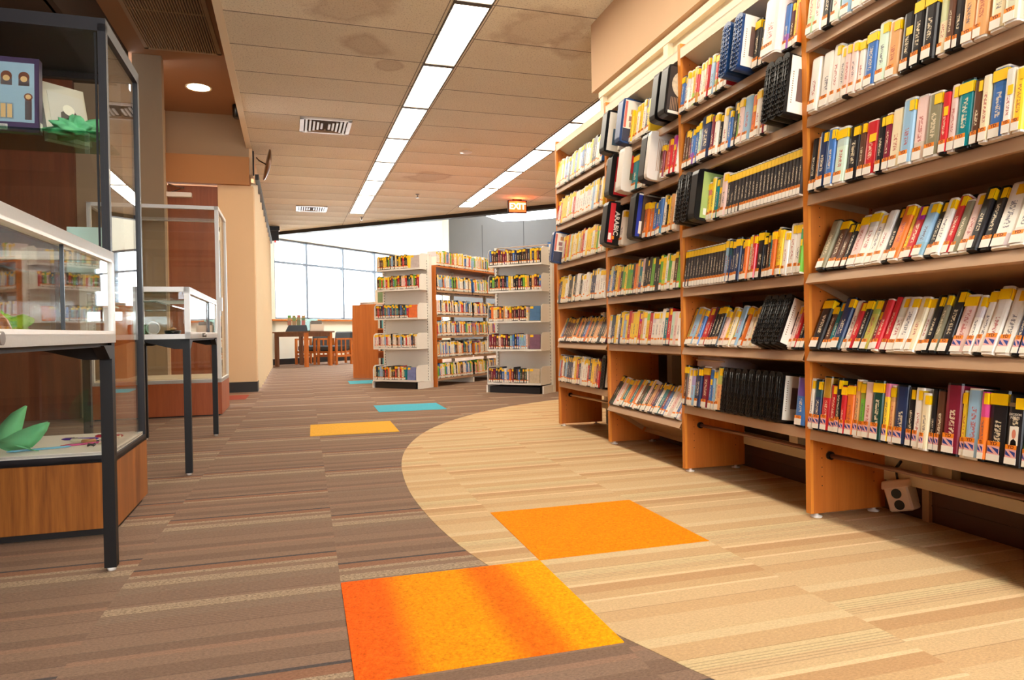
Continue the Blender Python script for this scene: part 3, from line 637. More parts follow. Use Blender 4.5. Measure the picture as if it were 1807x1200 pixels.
MB().lathe([(.03, 0), (.04, .01), (.042, .025), (.0, .026)], (0, 0, 0), 20).build('bowl', M['pvc_black'], t); MB().lathe([(.012, .026), (.02, .034), (.0, .044)], (0, 0, 0), 14).build('knob', pm['bronze'], t)
tag(MB().box(-.4, .1, .0, -.08, .3, .002).build('display_cloth', plain('blue_cloth', (70, 130, 180), .9), None, F2 @ T((0, 0, .732))), 'blue cloth under the trinkets in the farther counter case', 'cloth')
# tall silver-framed case with red base
F3 = T((-.735, 6.82, 0)) @ RZ(1.0)
W = 1.05; D = .78
c = thing('display_case', F3, 'tall glass display case with silver frame on a red-brown wooden base', 'display case', 'glass display cases along the left side')
MB().box(-W, 0, .012, 0, D, .302).build('base', M['veneer_red'], c); MB().box(-W+.02, .02, 0, -.02, D-.02, .012).build('toe_kick', M['baseboard'], c)
m = MB(); case_frame(m, -W, 0, .302, 0, D, 1.895, .032); m.box(-W, 0, .302, 0, D, .33).build('frame', M['silver'], c)
MB().box(-W+.02, .02, .33, -.02, D-.02, .345).build('display_floor', M['cream_rail'], c)
panes(c, -W, 0, .34, 0, D, 1.88)
MB().box(-.002, .0, .95, .018, .045, 1.07).build('lock', M['silver'], c)
# ---------------- wooden bookcase on the right ----------------
PITCH = .9189
SZ = [1.79, 1.51, 1.22, .925, .635, .34]
def tilt_of(bay, r):
    return {(4, 3): 25, (4, 4): 24, (3, 4): 22, (2, 5): 32, (1, 4): 24}.get((bay, r), 8 if r < 5 else 7)
def z_of(bay, r): return SZ[r] - (.085 if (bay, r) == (2, 5) else 0)
bc = thing('bookcase', FK, 'long four-bay orange oak bookcase with tan metal shelves along the right wall', 'bookcase')
for i in range(-1, 4):
    y = i*PITCH
    up = MB().box(.012, y-.0125, .018, .345, y+.0125, 2.15).build('upright', M['oak'], bc)
    MB().box(.0, y-.0135, .018, .012, y+.0135, 2.15).build('front_edge', M['oak_edge'], up)
    m = MB()
    for k in range(56):
        z = .12+k*.035
        for x in (.05, .29): m.box(x, y-.0130, z, x+.004, y-.0126, z+.004)
    m.build('pin_holes', M['pvc_black'], up)
    for x in (.035, .30): MB().lathe([(.02, 0), (.022, .006), (.008, .01), (.008, .02), (0, .02)], (x, y, 0), 14).build('leveller_foot', M['pvc_white'], bc)
def shelf_mesh(y0, y1):
    m = MB().box(0, y0, -.004, .30, y1, 0).box(0, y0, -.040, .0025, y1, 0).box(.0025, y0, -.040, .014, y1, -.0375).box(.297, y0, -.03, .30, y1, .035)
    m.box(.02, y0, -.030, .28, y0+.0015, -.004).box(.02, y1-.0015, -.030, .28, y1, -.004)
    return m
for bay in (4, 3, 2, 1):
    y0 = (3-bay)*PITCH - PITCH*0 ; ylo = (4-bay-1)*PITCH+.0135; yhi = ylo+PITCH-.027
    for r in range(6):
        shelf_mesh(ylo, yhi).build('shelf', M['tan'], bc, T((.002, 0, z_of(bay, r))) @ RY(tilt_of(bay, r)))
    m = MB().box(0, ylo, 2.075, .006, yhi, 2.125).box(.0, ylo, 2.12, .33, yhi, 2.125).poly([(.006, 2.10), (.10, 2.05), (.33, 2.05), (.33, 2.056), (.10, 2.056), (.006, 2.108)], (ylo, yhi), 1).build('canopy', M['cream_rail'], bc)
    if bay != 2:
        MB().tube([(.085, ylo, .245), (.085, yhi, .235)], .0085, 10).lathe([(.0, 0)]*0 or [(.014, 0), (.014, .004)], (.085, yhi, .235), 8).build('cross_rod', plain('rod_brown', (122, 84, 66), .35, .3) if bay != 1 else M['tan'], bc)
        MB().tube([(.085, yhi-.012, .235), (.085, yhi, .235)], .016, 12).build('rod_cap', M['pvc_black'], bc)
# ---- audiobook cases ----
CW = {'R': ((206, 40, 46), 'red'), 'W': ((246, 238, 226), 'white'), 'K': ((36, 33, 36), 'black'), 'M': ((214, 234, 212), 'mint'), 'A': ((152, 190, 218), 'light blue'),
      'N': ((40, 54, 92), 'navy'), 'C': ((242, 224, 184), 'cream'), 'P': ((240, 206, 196), 'pale pink'), 'B': ((66, 116, 186), 'blue'), 'T': ((232, 172, 112), 'tan'),
      'U': ((98, 62, 44), 'brown'), 'H': ((142, 134, 106), 'khaki'), 'E': ((16, 128, 138), 'teal'), 'O': ((236, 122, 44), 'orange'), 'Y': ((248, 208, 56), 'yellow'),
      'D': ((132, 32, 54), 'maroon'), 'G': ((112, 182, 62), 'green'), 'F': ((24, 68, 56), 'dark green'), 'V': ((198, 184, 84), 'olive'), 'X': ((62, 56, 56), 'charcoal'), 'Z': ((246, 226, 220), 'white striped')}
def unit_book(pl):
    m = MB()
    m.poly([(.05, -.5), (1, -.5), (1, .5), (.05, .5), (.012, .42), (0, .25), (0, -.25), (.012, -.42)], (0, 1), 2, 0)
    m.poly([(.045, -.512), (.97, -.512), (.97, .512), (.045, .512), (.006, .43), (-.008, .25), (-.008, -.25), (.006, -.43)], (.035, .972), 2, 1)
    return m.mesh('audiobook_case', [pl, M['cover']])
UB = {'w': unit_book(M['pvc_white']), 'k': unit_book(M['pvc_black'])}
def sticker(a, b):   # yellow genre sticker from lateral a to b, wrapping the near side
    m = MB().box(-.016, a, .80, -.009, b, .955)
    if a <= -.45: m.box(-.005, -.525, .80, .16, -.513, .955)
    return m.mesh('genre_sticker', [M['yellow']])
ST = [sticker(-.49, .02), sticker(-.49, .48), sticker(-.47, -.08), sticker(-.1, .46)]
ST_LOW = MB().box(-.016, -.49, .60, -.009, .1, .74).mesh('genre_sticker', [M['yellow']])
yd = text_mesh('YD', 1, .001, .02)
def call_label(a, b, flag):
    m = MB(); top = .16 if not flag else .125
    m.box(-.018, a, .035, -.009, b, top, 0)
    z = top
    if flag:
        m.box(-.017, a+.03, z, -.009, b-.03, z+.115, 3)
        w = b-a-.12; x = -.019
        m.add([(x, b-.06, z+.10), (x, b-.06, z+.035), (x, b-.06-w*.62, z+.012), (x, b-.06-w*.6, z+.012)], [(0, 1, 2)], 2)
        m.add([(x, a+.06, z+.012), (x, a+.06, z+.08), (x, b-.06-w*.32, z+.10)], [(0, 1, 2)], 2)
        m.add([(x, b-.06, z+.10), (x, b-.06, z+.05), (x-.001, a+.06+w*.32, z+.012), (x-.001, b-.06, z+.012)], [(0, 1, 3)], 2)
        z += .115
    m.box(-.0175, a+.02, z, -.009, b-.02, z+.062, 1)
    me = m.mesh('call_label', [M['label'], M['orange'], M['flag_blue'], M['flag_pink'], M['ink']])
    bm = bmesh.new(); bm.from_mesh(me); sc_ = (b-a)*.42
    tm = T((-.0185, (a+b)/2, z+.031)) @ Matrix(((0, 0, -1, 0), (-1, 0, 0, 0), (0, 1, 0, 0), (0, 0, 0, 1))) @ Matrix.Diagonal((sc_, .062, 1, 1))
    b2 = bmesh.new(); b2.from_mesh(yd); b2.transform(tm)
    for f in b2.faces: f.material_index = 4
    tmp = bpy.data.meshes.new('t'); b2.to_mesh(tmp); b2.free(); n0 = len(bm.faces); bm.from_mesh(tmp); bm.faces.ensure_lookup_table()
    for f in bm.faces[n0:]: f.material_index = 4
    bm.to_mesh(me); bm.free(); return me
CL = {(0, k): call_label(a, b, 0) for k, (a, b) in enumerate(((-.25, .48), (-.46, .46), (-.05, .5)))}
CL.update({(1, k): call_label(a, b, 1) for k, (a, b) in enumerate(((-.25, .48), (-.44, .46), (-.1, .5)))})
ROWREG = {}
def proto_child(me, p, name):
    c = bpy.data.objects.new(name, me); COL.objects.link(c); c.parent = p; return c
def audiobook(Fs, yc, th, code, reg, h=.19, dp=.142, ov=.012, flag=0, name='audiobook', rr=rnd, lean=0):
    c, w = CW[code[0]]
    light = sum(c) > 500
    pl = 'w' if (light and rr.random() < .75) or (code[0] not in 'KXNU' and rr.random() < .35) or code[0] == 'X' else 'k'
    o = bpy.data.objects.new(name, UB[pl]); COL.objects.link(o)
    o.matrix_world = Fs @ T((-ov, yc, .001)) @ RX(lean) @ Matrix.Diagonal((dp, th*.97, h, 1))
    v = 1 + rr.uniform(-.07, .05); o.color = (*[min(1, q*v) for q in lin(c)], 1)
    if code[0] == 'X': proto_child(ST[1], o, 'genre_sticker')
    elif rr.random() < .84: proto_child(ST_LOW if rr.random() < .06 else ST[rr.choice((0, 0, 0, 1, 1, 2))], o, 'genre_sticker')
    proto_child(CL[(1 if flag else 0, 1 if th < .026 else (rr.choice((0, 0, 1, 2)) if th < .042 else 0))], o, 'call_label')
    ROWREG.setdefault(reg, []).append((o, w, th, h, code))
    return o
# larger album cases
def rib_mesh(th, h, mi=0):
    m = MB(); cols_ = 3; m.tube([(-.001, -th*.18, .02), (-.001, -th*.18, h-.02)], th*.05, 6, mi).tube([(-.001, th*.18, .02), (-.001, th*.18, h-.02)], th*.05, 6, mi)
    for c_ in range(cols_):
        yy = -th*.36 + c_*th*.36
        k = int(h/.021)
        for i in range(k):
            z = .012 + i*(h-.024)/k
            m.box(-.0035, yy-th*.1, z, .001, yy+th*.1, z+.006, mi)
    return m
def album_case(Fs, yc, th, kind, label, prot, h=.255, dp=.24, grp=None, lean=0):
    col = {'K': 'pvc_black', 'k': 'pvc_black', 'N': 'pvc_navy', 'S': 'pvc_navy', 'n': 'pvc_navy', 'v': 'pvc_white', 'z': 'pvc_white'}.get(kind, 'pvc_black')
    o = thing('album_case', Fs @ T((-prot, yc, .001)) @ RX(lean), label, 'album case', grp)
    hw = th*.48; c = .028
    prof = [(c, 0), (dp, 0), (dp, h), (c, h), (.005, h-.007), (0, h-c), (0, c), (.005, .007)]
    if kind in 'KkNS':
        rd = hw*.95
        yz = [(sy*(hw-rd)+rd*math.cos(a), (rd if lo_ else h-rd)+rd*math.sin(a)) for lo_, sy, a0 in ((1, -1, 180), (1, 1, 270), (0, 1, 0), (0, -1, 90)) for a in [R(a0+q*22.5) for q in range(5)]]
        b = MB().poly(yz, (0, dp), 0).build('case_body', M[col], o)
    else: b = MB().poly([(x, z) for x, z in prof], (-hw, hw), 1).build('case_body', M[col], o, None, .0025)
    if kind in 'KkNS': rib_mesh(th*.9, h).build('ribs', M[col], o)
    fy = -hw-.0016
    def sheet(name, x0, z0, x1, z1, mat, y=fy): return MB().box(x0, y, z0, x1, y+.0012, z1).build(name, mat, o)
    P_ = lambda n, c_: plain(n, c_, .4, 0, .25, 30)
    if kind in 'kS':
        s_ = sheet('cover_sheet', .012, .014, dp-.01, h-.014, M['label']); 
        MB().box(.045, fy-.001, .06, .13, fy, h-.06).build('picture', P_('photo_print', (110, 84, 76)), s_)
        m = MB()
        for k in range(14): m.box(.022, fy-.0008, .05+k*.009, .027, fy, .054+k*.009)
        m.build('printed_lines', M['header'], s_)
    if kind == 'g': sheet('cover_sheet', .03, .014, dp-.05, h-.014, plain('lime_grey', (164, 186, 108), .4)); sheet('barcode', .045, .03, .06, .06, M['label'], fy-.001)
    if kind == 'w': sheet('cover_sheet', .018, .014, dp-.01, h-.014, M['label']); sheet('picture', .05, .05, .11, .15, P_('teal_photo', (70, 96, 120)), fy-.001)
    if kind == 'n':
        sheet('cover_sheet', .014, .012, dp-.01, h-.012, M['label']); sheet('cover_band', .014, .012, dp-.01, .085, plain('slate_band', (52, 56, 78), .4), fy-.001); sheet('side_strip', .016, .09, .03, h-.02, plain('coral_strip', (214, 110, 96), .4), fy-.001)
        for x, z, q in ((.055, .17, (198, 140, 90)), (.045, .13, (160, 110, 110)), (.085, .12, (90, 110, 140)), (.05, .095, (180, 140, 130))): sheet('picture', x, z, x+.028, z+.028, P_('small_photo', q), fy-.001)
    if kind == 'p': sheet('cover_sheet', .03, .014, dp-.03, h-.012, P_('purple_print', (120, 40, 130)))
    if kind == 'm':
        sheet('cover_sheet', .012, .02, dp-.01, h-.012, P_('night_print', (58, 50, 46)))
        MB().tube([(.10, fy-.0012, .165), (.10, fy, .165)], .072, 32).build('moon_picture', plain('moon_print', (206, 192, 164), .5, 0, .45, 55), o)
        MB().tube([(.12, fy-.0012, .055), (.12, fy, .055)], .024, 24).build('small_disc', M['label'], o); sheet('base_strip', .02, .012, dp-.01, .026, M['label'], fy-.001)
        m = MB()
        for k in range(5): m.box(.03+k*.009, fy-.0008, .03, .033+k*.009, fy, .095)
        m.build('printed_lines', M['tan'], o)
    if kind == 'r': sheet('cover_sheet', .03, .014, dp-.03, h-.02, plain('crimson_print', (202, 30, 44), .4)); sheet('barcode', .034, .03, .05, .09, M['label'], fy-.001)
    if kind == 'v':
        sheet('picture', .05, .07, dp-.02, h-.01, P_('olive_photo', (110, 104, 70))); sheet('red_strip', .052, .11, .072, h-.05, plain('red_strip', (206, 44, 44), .4), fy-.001); sheet('aqua_strip', .11, .04, .12, .18, plain('aqua_strip', (90, 190, 160), .4), fy-.001)
    if kind == 'z':
        m = MB()
        for k in range(9): m.box(.05+k*.009, fy-.0004, .05, .0525+k*.009, fy+.0012, h-.04)
        m.build('printed_lines', M['tan'], o)
    if kind == 'a':
        sheet('cover_sheet', .02, .014, .052, h-.012, plain('scarlet_print', (206, 34, 40), .4)); sheet('barcode', .022, .03, .04, .07, M['label'], fy-.001); sheet('orange_spot', .045, .035, .06, .055, M['orange'], fy-.001)
        me = text_mesh('ARABIC', .042, .0006, .0008); me.materials.append(M['label'])
        q = bpy.data.objects.new('lettering', me); COL.objects.link(q); q.parent = o; q.matrix_local = T((.066, fy, h/2)) @ RX(90) @ RZ(-90)
    if kind == 'l':
        sheet('cover_sheet', .018, .014, .042, h-.014, plain('royal_blue_print', (36, 52, 150), .4)); sheet('picture', .046, .014, dp-.01, h-.014, P_('busy_print', (96, 72, 54))); sheet('barcode', .034, .03, .05, .10, M['label'], fy-.001); sheet('top_edge', .018, h-.016, dp-.01, h-.008, M['label'], fy-.001)
    return o
ROWS = '4,0|-35,-72,C -72,-109,W -109,-147,K -154,-191,M -200,-251,A -256,-302,W -302,-346,W -346,-388,N -388,-429,C -429,-473,K -473,-516,P -516,-570,W -570,-614,B -614,-675,C -675,-734,W -734,-841,W;4,1|-35,-82,W -92,-144,W -144,-180,W -181,-212,W -213,-241,P -242,-272,P -276,-304,W -307,-351,B -351,-393,M -395,-441,T -451,-492,K -495,-534,Kg -539,-583,K -588,-617,C -618,-639,U -639,-665,Kr -667,-703,T -705,-745,T -754,-798,C -800,-842,P;4,2|-31,-61,K -62,-78,T -78,-121,N -122,-159,B -162,-214,M -217,-267,Kr -270,-295,U -296,-345,R -348,-377,K -378,-403,D -404,-446,C -448,-494,A -496,-539,P -542,-592,H -594,-617,R -618,-642,P -643,-690,E -692,-720,U -721,-746,C -747,-791,B -792,-817,W -819,-848,Y;4,3|-64,-107,H -110,-149,U -150,-180,U -181,-204,K -207,-246,P -247,-291,W -292,-325,W -326,-363,W -364,-392,K -395,-434,O -435,-449,Y -450,-486,R -489,-529,A -531,-558,K -559,-588,W -589,-615,R -616,-644,H -645,-677,P -678,-710,K -712,-743,K -745,-798,W -801,-846,W;4,4|-25,-77,K -80,-105,U -106,-132,E -133,-179,N -182,-213,W -214,-242,R -244,-270,K -271,-304,V -305,-323,D -325,-352,R -354,-376,R -378,-417,W -418,-460,W -462,-496,C -497,-518,W -519,-547,K -549,-571,H -574,-612,K -615,-660,P -663,-687,W -690,-716,W -718,-756,W -759,-801,W -803,-822,N -824,-848,C;4,5|-14,-35,W -37,-74,N -79,-120,R -122,-152,R -153,-177,K -178,-199,R -200,-233,O -234,-256,T -258,-281,G -282,-316,P -319,-363,F -365,-386,Y -387,-405,T -406,-455,N -457,-484,K -486,-515,W -516,-542,C -543,-560,K -561,-589,U -592,-646,D -648,-663,Y -664,-710,A -711,-730,O -731,-785,K -787,-832,Kq -833,-849,G;3,0|902,871,B 870,839,B 839,814,W 813,790,W 788,757,Y 756,726,R 725,698,W 697,669,C 668,639,R 637,597,A 453,368,#N 366,275,#N 291,251,Ky 250,220,K 219,193,R 192,95,Z 89,58,B 55,31,U 30,13,Y 12,-5,O;3,1|882,859,U 858,832,U 831,810,D 808,777,B 776,743,B 741,719,M 716,631,Nt 627,597,D 596,567,W 565,544,K 542,499,W 496,462,B 460,424,K 423,409,G 408,379,P 378,328,A 325,294,O 292,258,W 254,228,D 227,205,W 81,30,#K 29,-20,#K -21,-63,#k;3,2|787,712,#K 710,640,#K 636,552,#g 665,639,Y 637,612,Y 610,579,E 577,552,H 550,509,P 507,480,X 479,452,X 452,426,X 425,399,X 398,373,X 372,347,X 346,322,X 321,296,X 296,272,X 272,248,X 247,224,X 224,200,X 200,178,X 177,155,X 154,133,X 132,111,X 110,89,X 89,68,X 67,47,X 46,26,X 25,6,X;3,3|894,868,X 868,842,X 841,815,X 814,789,X 788,763,X 762,738,X 738,713,X 713,689,X 688,664,X 664,640,X 640,616,X 616,594,X 593,571,X 570,548,X 545,517,A 516,496,N 495,479,N 477,457,N 455,417,N 413,390,N 389,364,O 362,336,C 334,309,R 306,265,K 262,243,K 242,224,U 223,204,E 203,180,O 179,157,Y 156,134,Y 131,99,W 97,61,W 60,26,W 25,9,G;3,4|880,845,V 842,790,A 787,765,T 764,739,B 737,685,R 681,662,D 661,641,K 640,609,K 607,571,K 569,550,P 548,529,P 527,493,Y 491,462,C 460,448,Y 445,409,A 407,387,K 386,369,O 232,188,#K 188,144,#K 143,102,#K 101,58,#k 107,80,P 78,57,R 55,34,K 32,10,N;3,5|900,871,U 868,838,W 837,806,A 804,789,K 786,746,N 743,686,D 682,656,B 655,632,A 629,609,C 607,570,T 566,524,#K 522,473,#K 471,426,#K 424,380,#K 376,331,#K 327,286,#K 282,238,#K 236,196,#K 193,146,#k 61,9,B;2,0|1760,1632,#w 1535,1453,#n 1563,1533,Y 1531,1499,Y 1498,1463,W 1461,1424,Y 1421,1380,W 1379,1343,N 1340,1301,Y 1100,1034,#p 981,899,#m;2,1|1693,1566,#r 1530,1420,#v 1515,1435,Ea 1242,1170,#b 1168,1135,#z 1095,1067,D 1065,1035,O 1033,991,R 990,953,R 952,934,W;2,2|1737,1698,#b 1692,1565,#a 1649,1595,W 1389,1279,#l 1307,1257,O 1256,1213,O 1211,1162,B 1160,1134,B 1133,1103,B 1101,1066,W 1065,1042,K 1041,1015,Y 1013,983,T 982,945,W'
bayname = {4: 'outlet-box bay', 3: 'ribbed-case bay', 2: 'sloping-bottom-shelf bay', 1: 'endmost bay'}
shname = ['top shelf', 'second shelf', 'third shelf', 'fourth shelf', 'fifth shelf', 'bottom shelf']
ALBUM = {(3, 0): [('N', 'navy ribbed album case on the top shelf, first of two leaning together'), ('S', 'navy ribbed album case with pale picture side on the top shelf')],
         (3, 1): [('K', 'black ribbed album case on second shelf, farthest from the white sheet side'), ('K', 'black ribbed album case on second shelf, middle of three'), ('k', 'black ribbed album case on second shelf showing its white sheet side')],
         (3, 2): [('K', 'outermost black ribbed album case jutting past the upright, third shelf'), ('K', 'inner black ribbed album case jutting out beside the green-sided one'), ('g', 'black album case with a pale green side, third shelf of ribbed-case bay')],
         (3, 4): [('K', 'leaning black ribbed album case, first of four on fifth shelf'), ('K', 'leaning black ribbed album case, second of four on fifth shelf'), ('K', 'leaning black ribbed album case, third of four on fifth shelf'), ('k', 'leaning black ribbed album case with white sheet side, fifth shelf')],
         (3, 5): [('K', 'black ribbed album case, %s of nine on the bottom shelf' % ords[i]) for i in range(8)] + [('k', 'last black ribbed album case on bottom shelf, showing a white picture side')],
         (2, 0): [('w', 'black album case with white side jutting over the endmost bay, top shelf'), ('n', 'navy album case with small square pictures on its side, top shelf'), ('p', 'black album case with a purple side, top shelf'), ('m', 'black album case with a big pale moon on its side')],
         (2, 1): [('r', 'black album case with a red side jutting out on the second shelf'), ('v', 'white album case with olive picture and red strip, second shelf'), ('b', 'plain black album case pressed against the big white one'), ('z', 'large white album case with faint printed lines, second shelf')],
         (2, 2): [('b', 'thin black case behind the red ARABIC case on the third shelf'), ('a', 'black and red album case lettered ARABIC on the third shelf'), ('l', 'black album case with royal blue band on the third shelf')]}
def pack(ent, lo, hi):
    e = [[a/1000, (a-b)/1000, c] for a, b, c in ent]
    for q in e:
        if q[2][0] == '#': q[1] = min(max(q[1], .036), .062 if q[2][1] in 'KkNg' else .075)
        q[1] = max(q[1], .016)
    e.sort(key=lambda q: -q[0]) if False else None
    for _ in range(6):
        cur = hi
        for q in e:
            q[0] = min(q[0], cur-.0005); cur = q[0]-q[1]
        cur = lo
        for q in reversed(e):
            if q[0]-q[1] < cur: q[0] = cur+q[1]+.0005
            cur = q[0]
        if e[0][0] <= hi+.0005: break
        s = (hi-lo-.01)/sum(q[1] for q in e)
        if s < 1:
            for q in e: q[1] *= s
    return e
extra_fill = {(3, 0): [(594, 566, 'R'), (564, 536, 'W'), (534, 506, 'W'), (504, 480, 'R')], (3, 4): [(366, 336, 'W'), (334, 300, 'C'), (298, 268, 'W'), (266, 240, 'R')], (2, 0): [(1625, 1600, 'W')],
              (2, 1): [(1410, 1385, 'W'), (1380, 1352, 'E'), (1350, 1330, 'C'), (1325, 1300, 'W'), (1295, 1270, 'R')]}
for part in ROWS.split(';'):
    head, body = part.split('|'); bay, r = map(int, head.split(','))
    ylo = (3-bay)*PITCH + .0145; yhi = ylo+PITCH-.029
    ent = [(int(a), int(b), c) for a, b, c in (q.split(',') for q in body.split())]
    fill = extra_fill.get((bay, r), [])
    if fill:
        k = next((i for i, q in enumerate(ent) if q[0] < fill[0][0]), len(ent)); ent[k:k] = fill
    Fs = FK @ T((.002, 0, z_of(bay, r))) @ RY(tilt_of(bay, r)); ai = 0
    for y, th, c in pack(ent, ylo, yhi):
        yc = y-th/2
        if c[0] == '#':
            kd, lb = ALBUM[(bay, r)][ai]; ai += 1
            album_case(Fs, yc, th, kd, lb, .12 if kd == 'a' else .085 if (bay, r) not in ((3, 5), (3, 4)) else (.02 if r == 5 else .06), .205 if (bay, r) == (3, 5) else (.215 if r == 4 else .245 if bay == 3 else .262), .24 if r != 4 else .2,
                       'black ribbed album cases' if kd in 'Kk' else None)
            continue
        h = .19 + (.012 if th > .034 else 0) + rnd.choice((-.014, -.008, -.003, 0, 0, .004, .01)) if c != 'X' else .188
        if c == 'Z': h = .235
        dp = .142 if c != 'Z' else .17
        audiobook(Fs, yc, th, c, (bay, r), h, dp, .012 + (rnd.choice((0, 0, .004, .008)) if c != 'X' else 0) + (.03 if c == 'Z' else .006 if r < 3 else 0), bay == 4 and (r == 5 or (r == 4 and yc < -.61)))
# a little lettering and a portrait on the book at the right end of the bottom shelf
q = [x for x in ROWREG[(4, 5)] if x[4] == 'Kq'][0]
ob_, th_, h_ = q[0], q[2], q[3]
def on_spine(parent, name, mesh_or_mb, mats): return mesh_or_mb.build(name, mats, parent)
me = text_mesh('DECISION\nPOINTS', .17, .0006, .002); me.materials.append(M['label'])
lt = bpy.data.objects.new('title_lettering', me); COL.objects.link(lt); lt.parent = ob_
lt.matrix_local = T((-.012, 0, .70)) @ Matrix(((0, 0, -.02, 0), (-1, 0, 0, 0), (0, .27, 0, 0), (0, 0, 0, 1)))
on_spine(ob_, 'portrait', MB().box(-.0115, -.28, .30, -.0095, .28, .56, 0).poly([(.2, .30), (-.2, .30), (-.16, .36), (.0, .39), (.16, .36)], (-.013, -.0115), 0, 1).add([Vector((-.0125, .13*math.cos(a), .455+.065*math.sin(a))) for a in [i*math.pi/7 for i in range(14)]], [tuple(range(14))], 2), [M['label'], M['pvc_black'], plain('face_print', (214, 130, 104), .5)])
on_spine(ob_, 'brown_band', MB().box(-.0115, -.43, .83, -.0095, .43, .885), [plain('band_brown', (120, 92, 60), .5)])
# remaining bays, kept as individuals for the wider row and as one dense row set beyond
def rand_row(lo, hi, palette, tmin, tmax, rr):
    y = hi; out = []
    while y > lo+tmin:
        t_ = min(rr.uniform(tmin, tmax), y-lo)
        if t_ < tmin*.8: break
        out.append((y, t_, rr.choice(palette))); y -= t_+.0006
    return out
class Rows:
    """many small cases as ONE object: cover colour and spine coordinates are stored per corner point"""
    def __init__(s): s.v = []; s.f = []; s.mi = []; s.c = []; s.u = []
    def bx(s, Mx, a, b, mi, col, box=None):
        n = len(s.v); lo, hi = a, b
        for x in (lo[0], hi[0]):
            for y in (lo[1], hi[1]):
                for z in (lo[2], hi[2]):
                    s.v.append(tuple(Mx @ Vector((x, y, z)))); s.c.append(col); s.u.append((x, y, z))
        for f in ((0, 1, 3, 2), (4, 6, 7, 5), (0, 4, 5, 1), (2, 3, 7, 6), (0, 2, 6, 4), (1, 5, 7, 3)): s.f.append(tuple(n+i for i in f)); s.mi.append(mi)
    def book(s, Fs, yc, th, h, dp, ov, code, rr, sticker=True):
        c = lin(CW[code][0]); v = 1+rr.uniform(-.08, .05); col = (*[min(1, q*v) for q in c], rr.random())
        Mx = Fs @ T((-ov, yc, .001)) @ Matrix.Diagonal((dp, th*.96, h, 1))
        s.bx(Mx, (.0, -.5, 0), (1, .5, 1), 0 if sum(CW[code][0]) > 480 else 1, col); s.bx(Mx, (-.012, -.512, .035), (.97, .512, .97), 2, col)
        if sticker and rr.random() < .8: s.bx(Mx, (-.02, -.49, .80), (-.01, rr.choice((.0, .1, .48)), .955), 3, col)
        q = rr.choice((.13, .15, .155, .17, .2)); l_ = rr.uniform(-.48, -.2)
        if rr.random() < .9: s.bx(Mx, (-.02, l_, .035), (-.01, .45, q), 5, col); s.bx(Mx, (-.02, l_+.02, q), (-.01, .43, q+.05), 4, col)
    def build(s, name):
        me = bpy.data.meshes.new(name); me.from_pydata(s.v, [], s.f)
        for m_ in (M['pvc_white'], M['pvc_black'], M['cover_attr'], M['yellow'], M['orange'], M['label']): me.materials.append(m_)
        me.polygons.foreach_set('material_index', s.mi)
        a = me.color_attributes.new('cover', 'FLOAT_COLOR', 'POINT'); a.data.foreach_set('color', [x for q in s.c for x in q])
        b = me.attributes.new('spine', 'FLOAT_VECTOR', 'POINT'); b.data.foreach_set('vector', [x for q in s.u for x in q])
        me.update(); o = bpy.data.objects.new(name, me); COL.objects.link(o); return o
rest = Rows(); rr = random.Random(4)
pal2 = {3: 'YYBBUKGEGKTONRWC', 4: 'WAYRPWCWWYMNRPETDWYA', 5: 'OTDBAPWNOTPDUYKORFHFKE'}
for r in (3, 4, 5):
    Fs = FK @ T((.002, 0, z_of(2, r))) @ RY(tilt_of(2, r)); ylo = PITCH+.0145; yhi = ylo+PITCH-.029
    for y, th, c in rand_row(ylo, yhi, pal2[r], .024, .038, rr):
        h = .19+rr.uniform(-.014, .014)
        rest.book(Fs, y-th/2, th, h, .142, .012, c, rr)
for r, pal in enumerate(('WYWCWBAWYNK', 'WWYCRWAYWUBW', 'YWTGRWYCOWM', 'WAWDNWCWKYW', 'OKUNBWUKTTCK', 'NDRWWYANRWTY')):
    Fs = FK @ T((.002, 0, z_of(1, r))) @ RY(tilt_of(1, r)); ylo = 2*PITCH+.0145; yhi = ylo+PITCH-.029
    if r == 5: ylo += .13
    for y, th, c in rand_row(ylo, yhi-(.10 if r == 2 else 0), pal, .026, .044, rr):
        rest.book(Fs, y-th/2, th, .19+rr.uniform(-.012, .016), .142, .012, c, rr)
tag(rest.build('audiobooks'), 'dense rows of mixed audiobook cases filling the two farther bays of the oak bookcase', 'audiobooks', None, 'stuff')
album_case(FK @ T((.002, 0, z_of(1, 2))) @ RY(8), 3*PITCH-.06, .055, 'n', 'navy album case jutting out at the far end upright, third shelf', .085, .235)
album_case(FK @ T((.002, 0, z_of(1, 5))) @ RY(7), 2*PITCH+.10, .06, 'k', 'black case with grey picture side on the bottom shelf of endmost bay', .01, .22, .2)
# folded grey fabric case lying on the books, bottom shelf
fc = thing('fabric_pouch', FK @ T((.115, .71, .34+.168)) @ RY(7) @ RZ(0), 'puffy pinkish-grey fabric pouch lying on the books of the bottom shelf', 'pouch')
bm = bmesh.new(); bmesh.ops.create_cube(bm, size=1); bmesh.ops.subdivide_edges(bm, edges=bm.edges[:], cuts=5, use_grid_fill=True)
for v in bm.verts:
    p = v.co; k = 1-.5*(abs(p.x*2)**3+abs(p.y*2)**3)*.25; p.z *= k; p.x *= .19; p.y *= .22; p.z = p.z*.062+.045 + .006*math.sin(p.y*60)
me = bpy.data.meshes.new('pouch_body'); bm.to_mesh(me); bm.free(); me.materials.append(plain('pinkish_grey_fabric', (176, 152, 142), .9, 0, .08, 40))
for p in me.polygons: p.use_smooth = True
po = bpy.data.objects.new('pouch_body', me); COL.objects.link(po); po.parent = fc
MB().tube([(-.095, -.12, .05), (-.102, 0, .052), (-.095, .12, .05)], .004).build('zip_seam', M['tan'], fc)
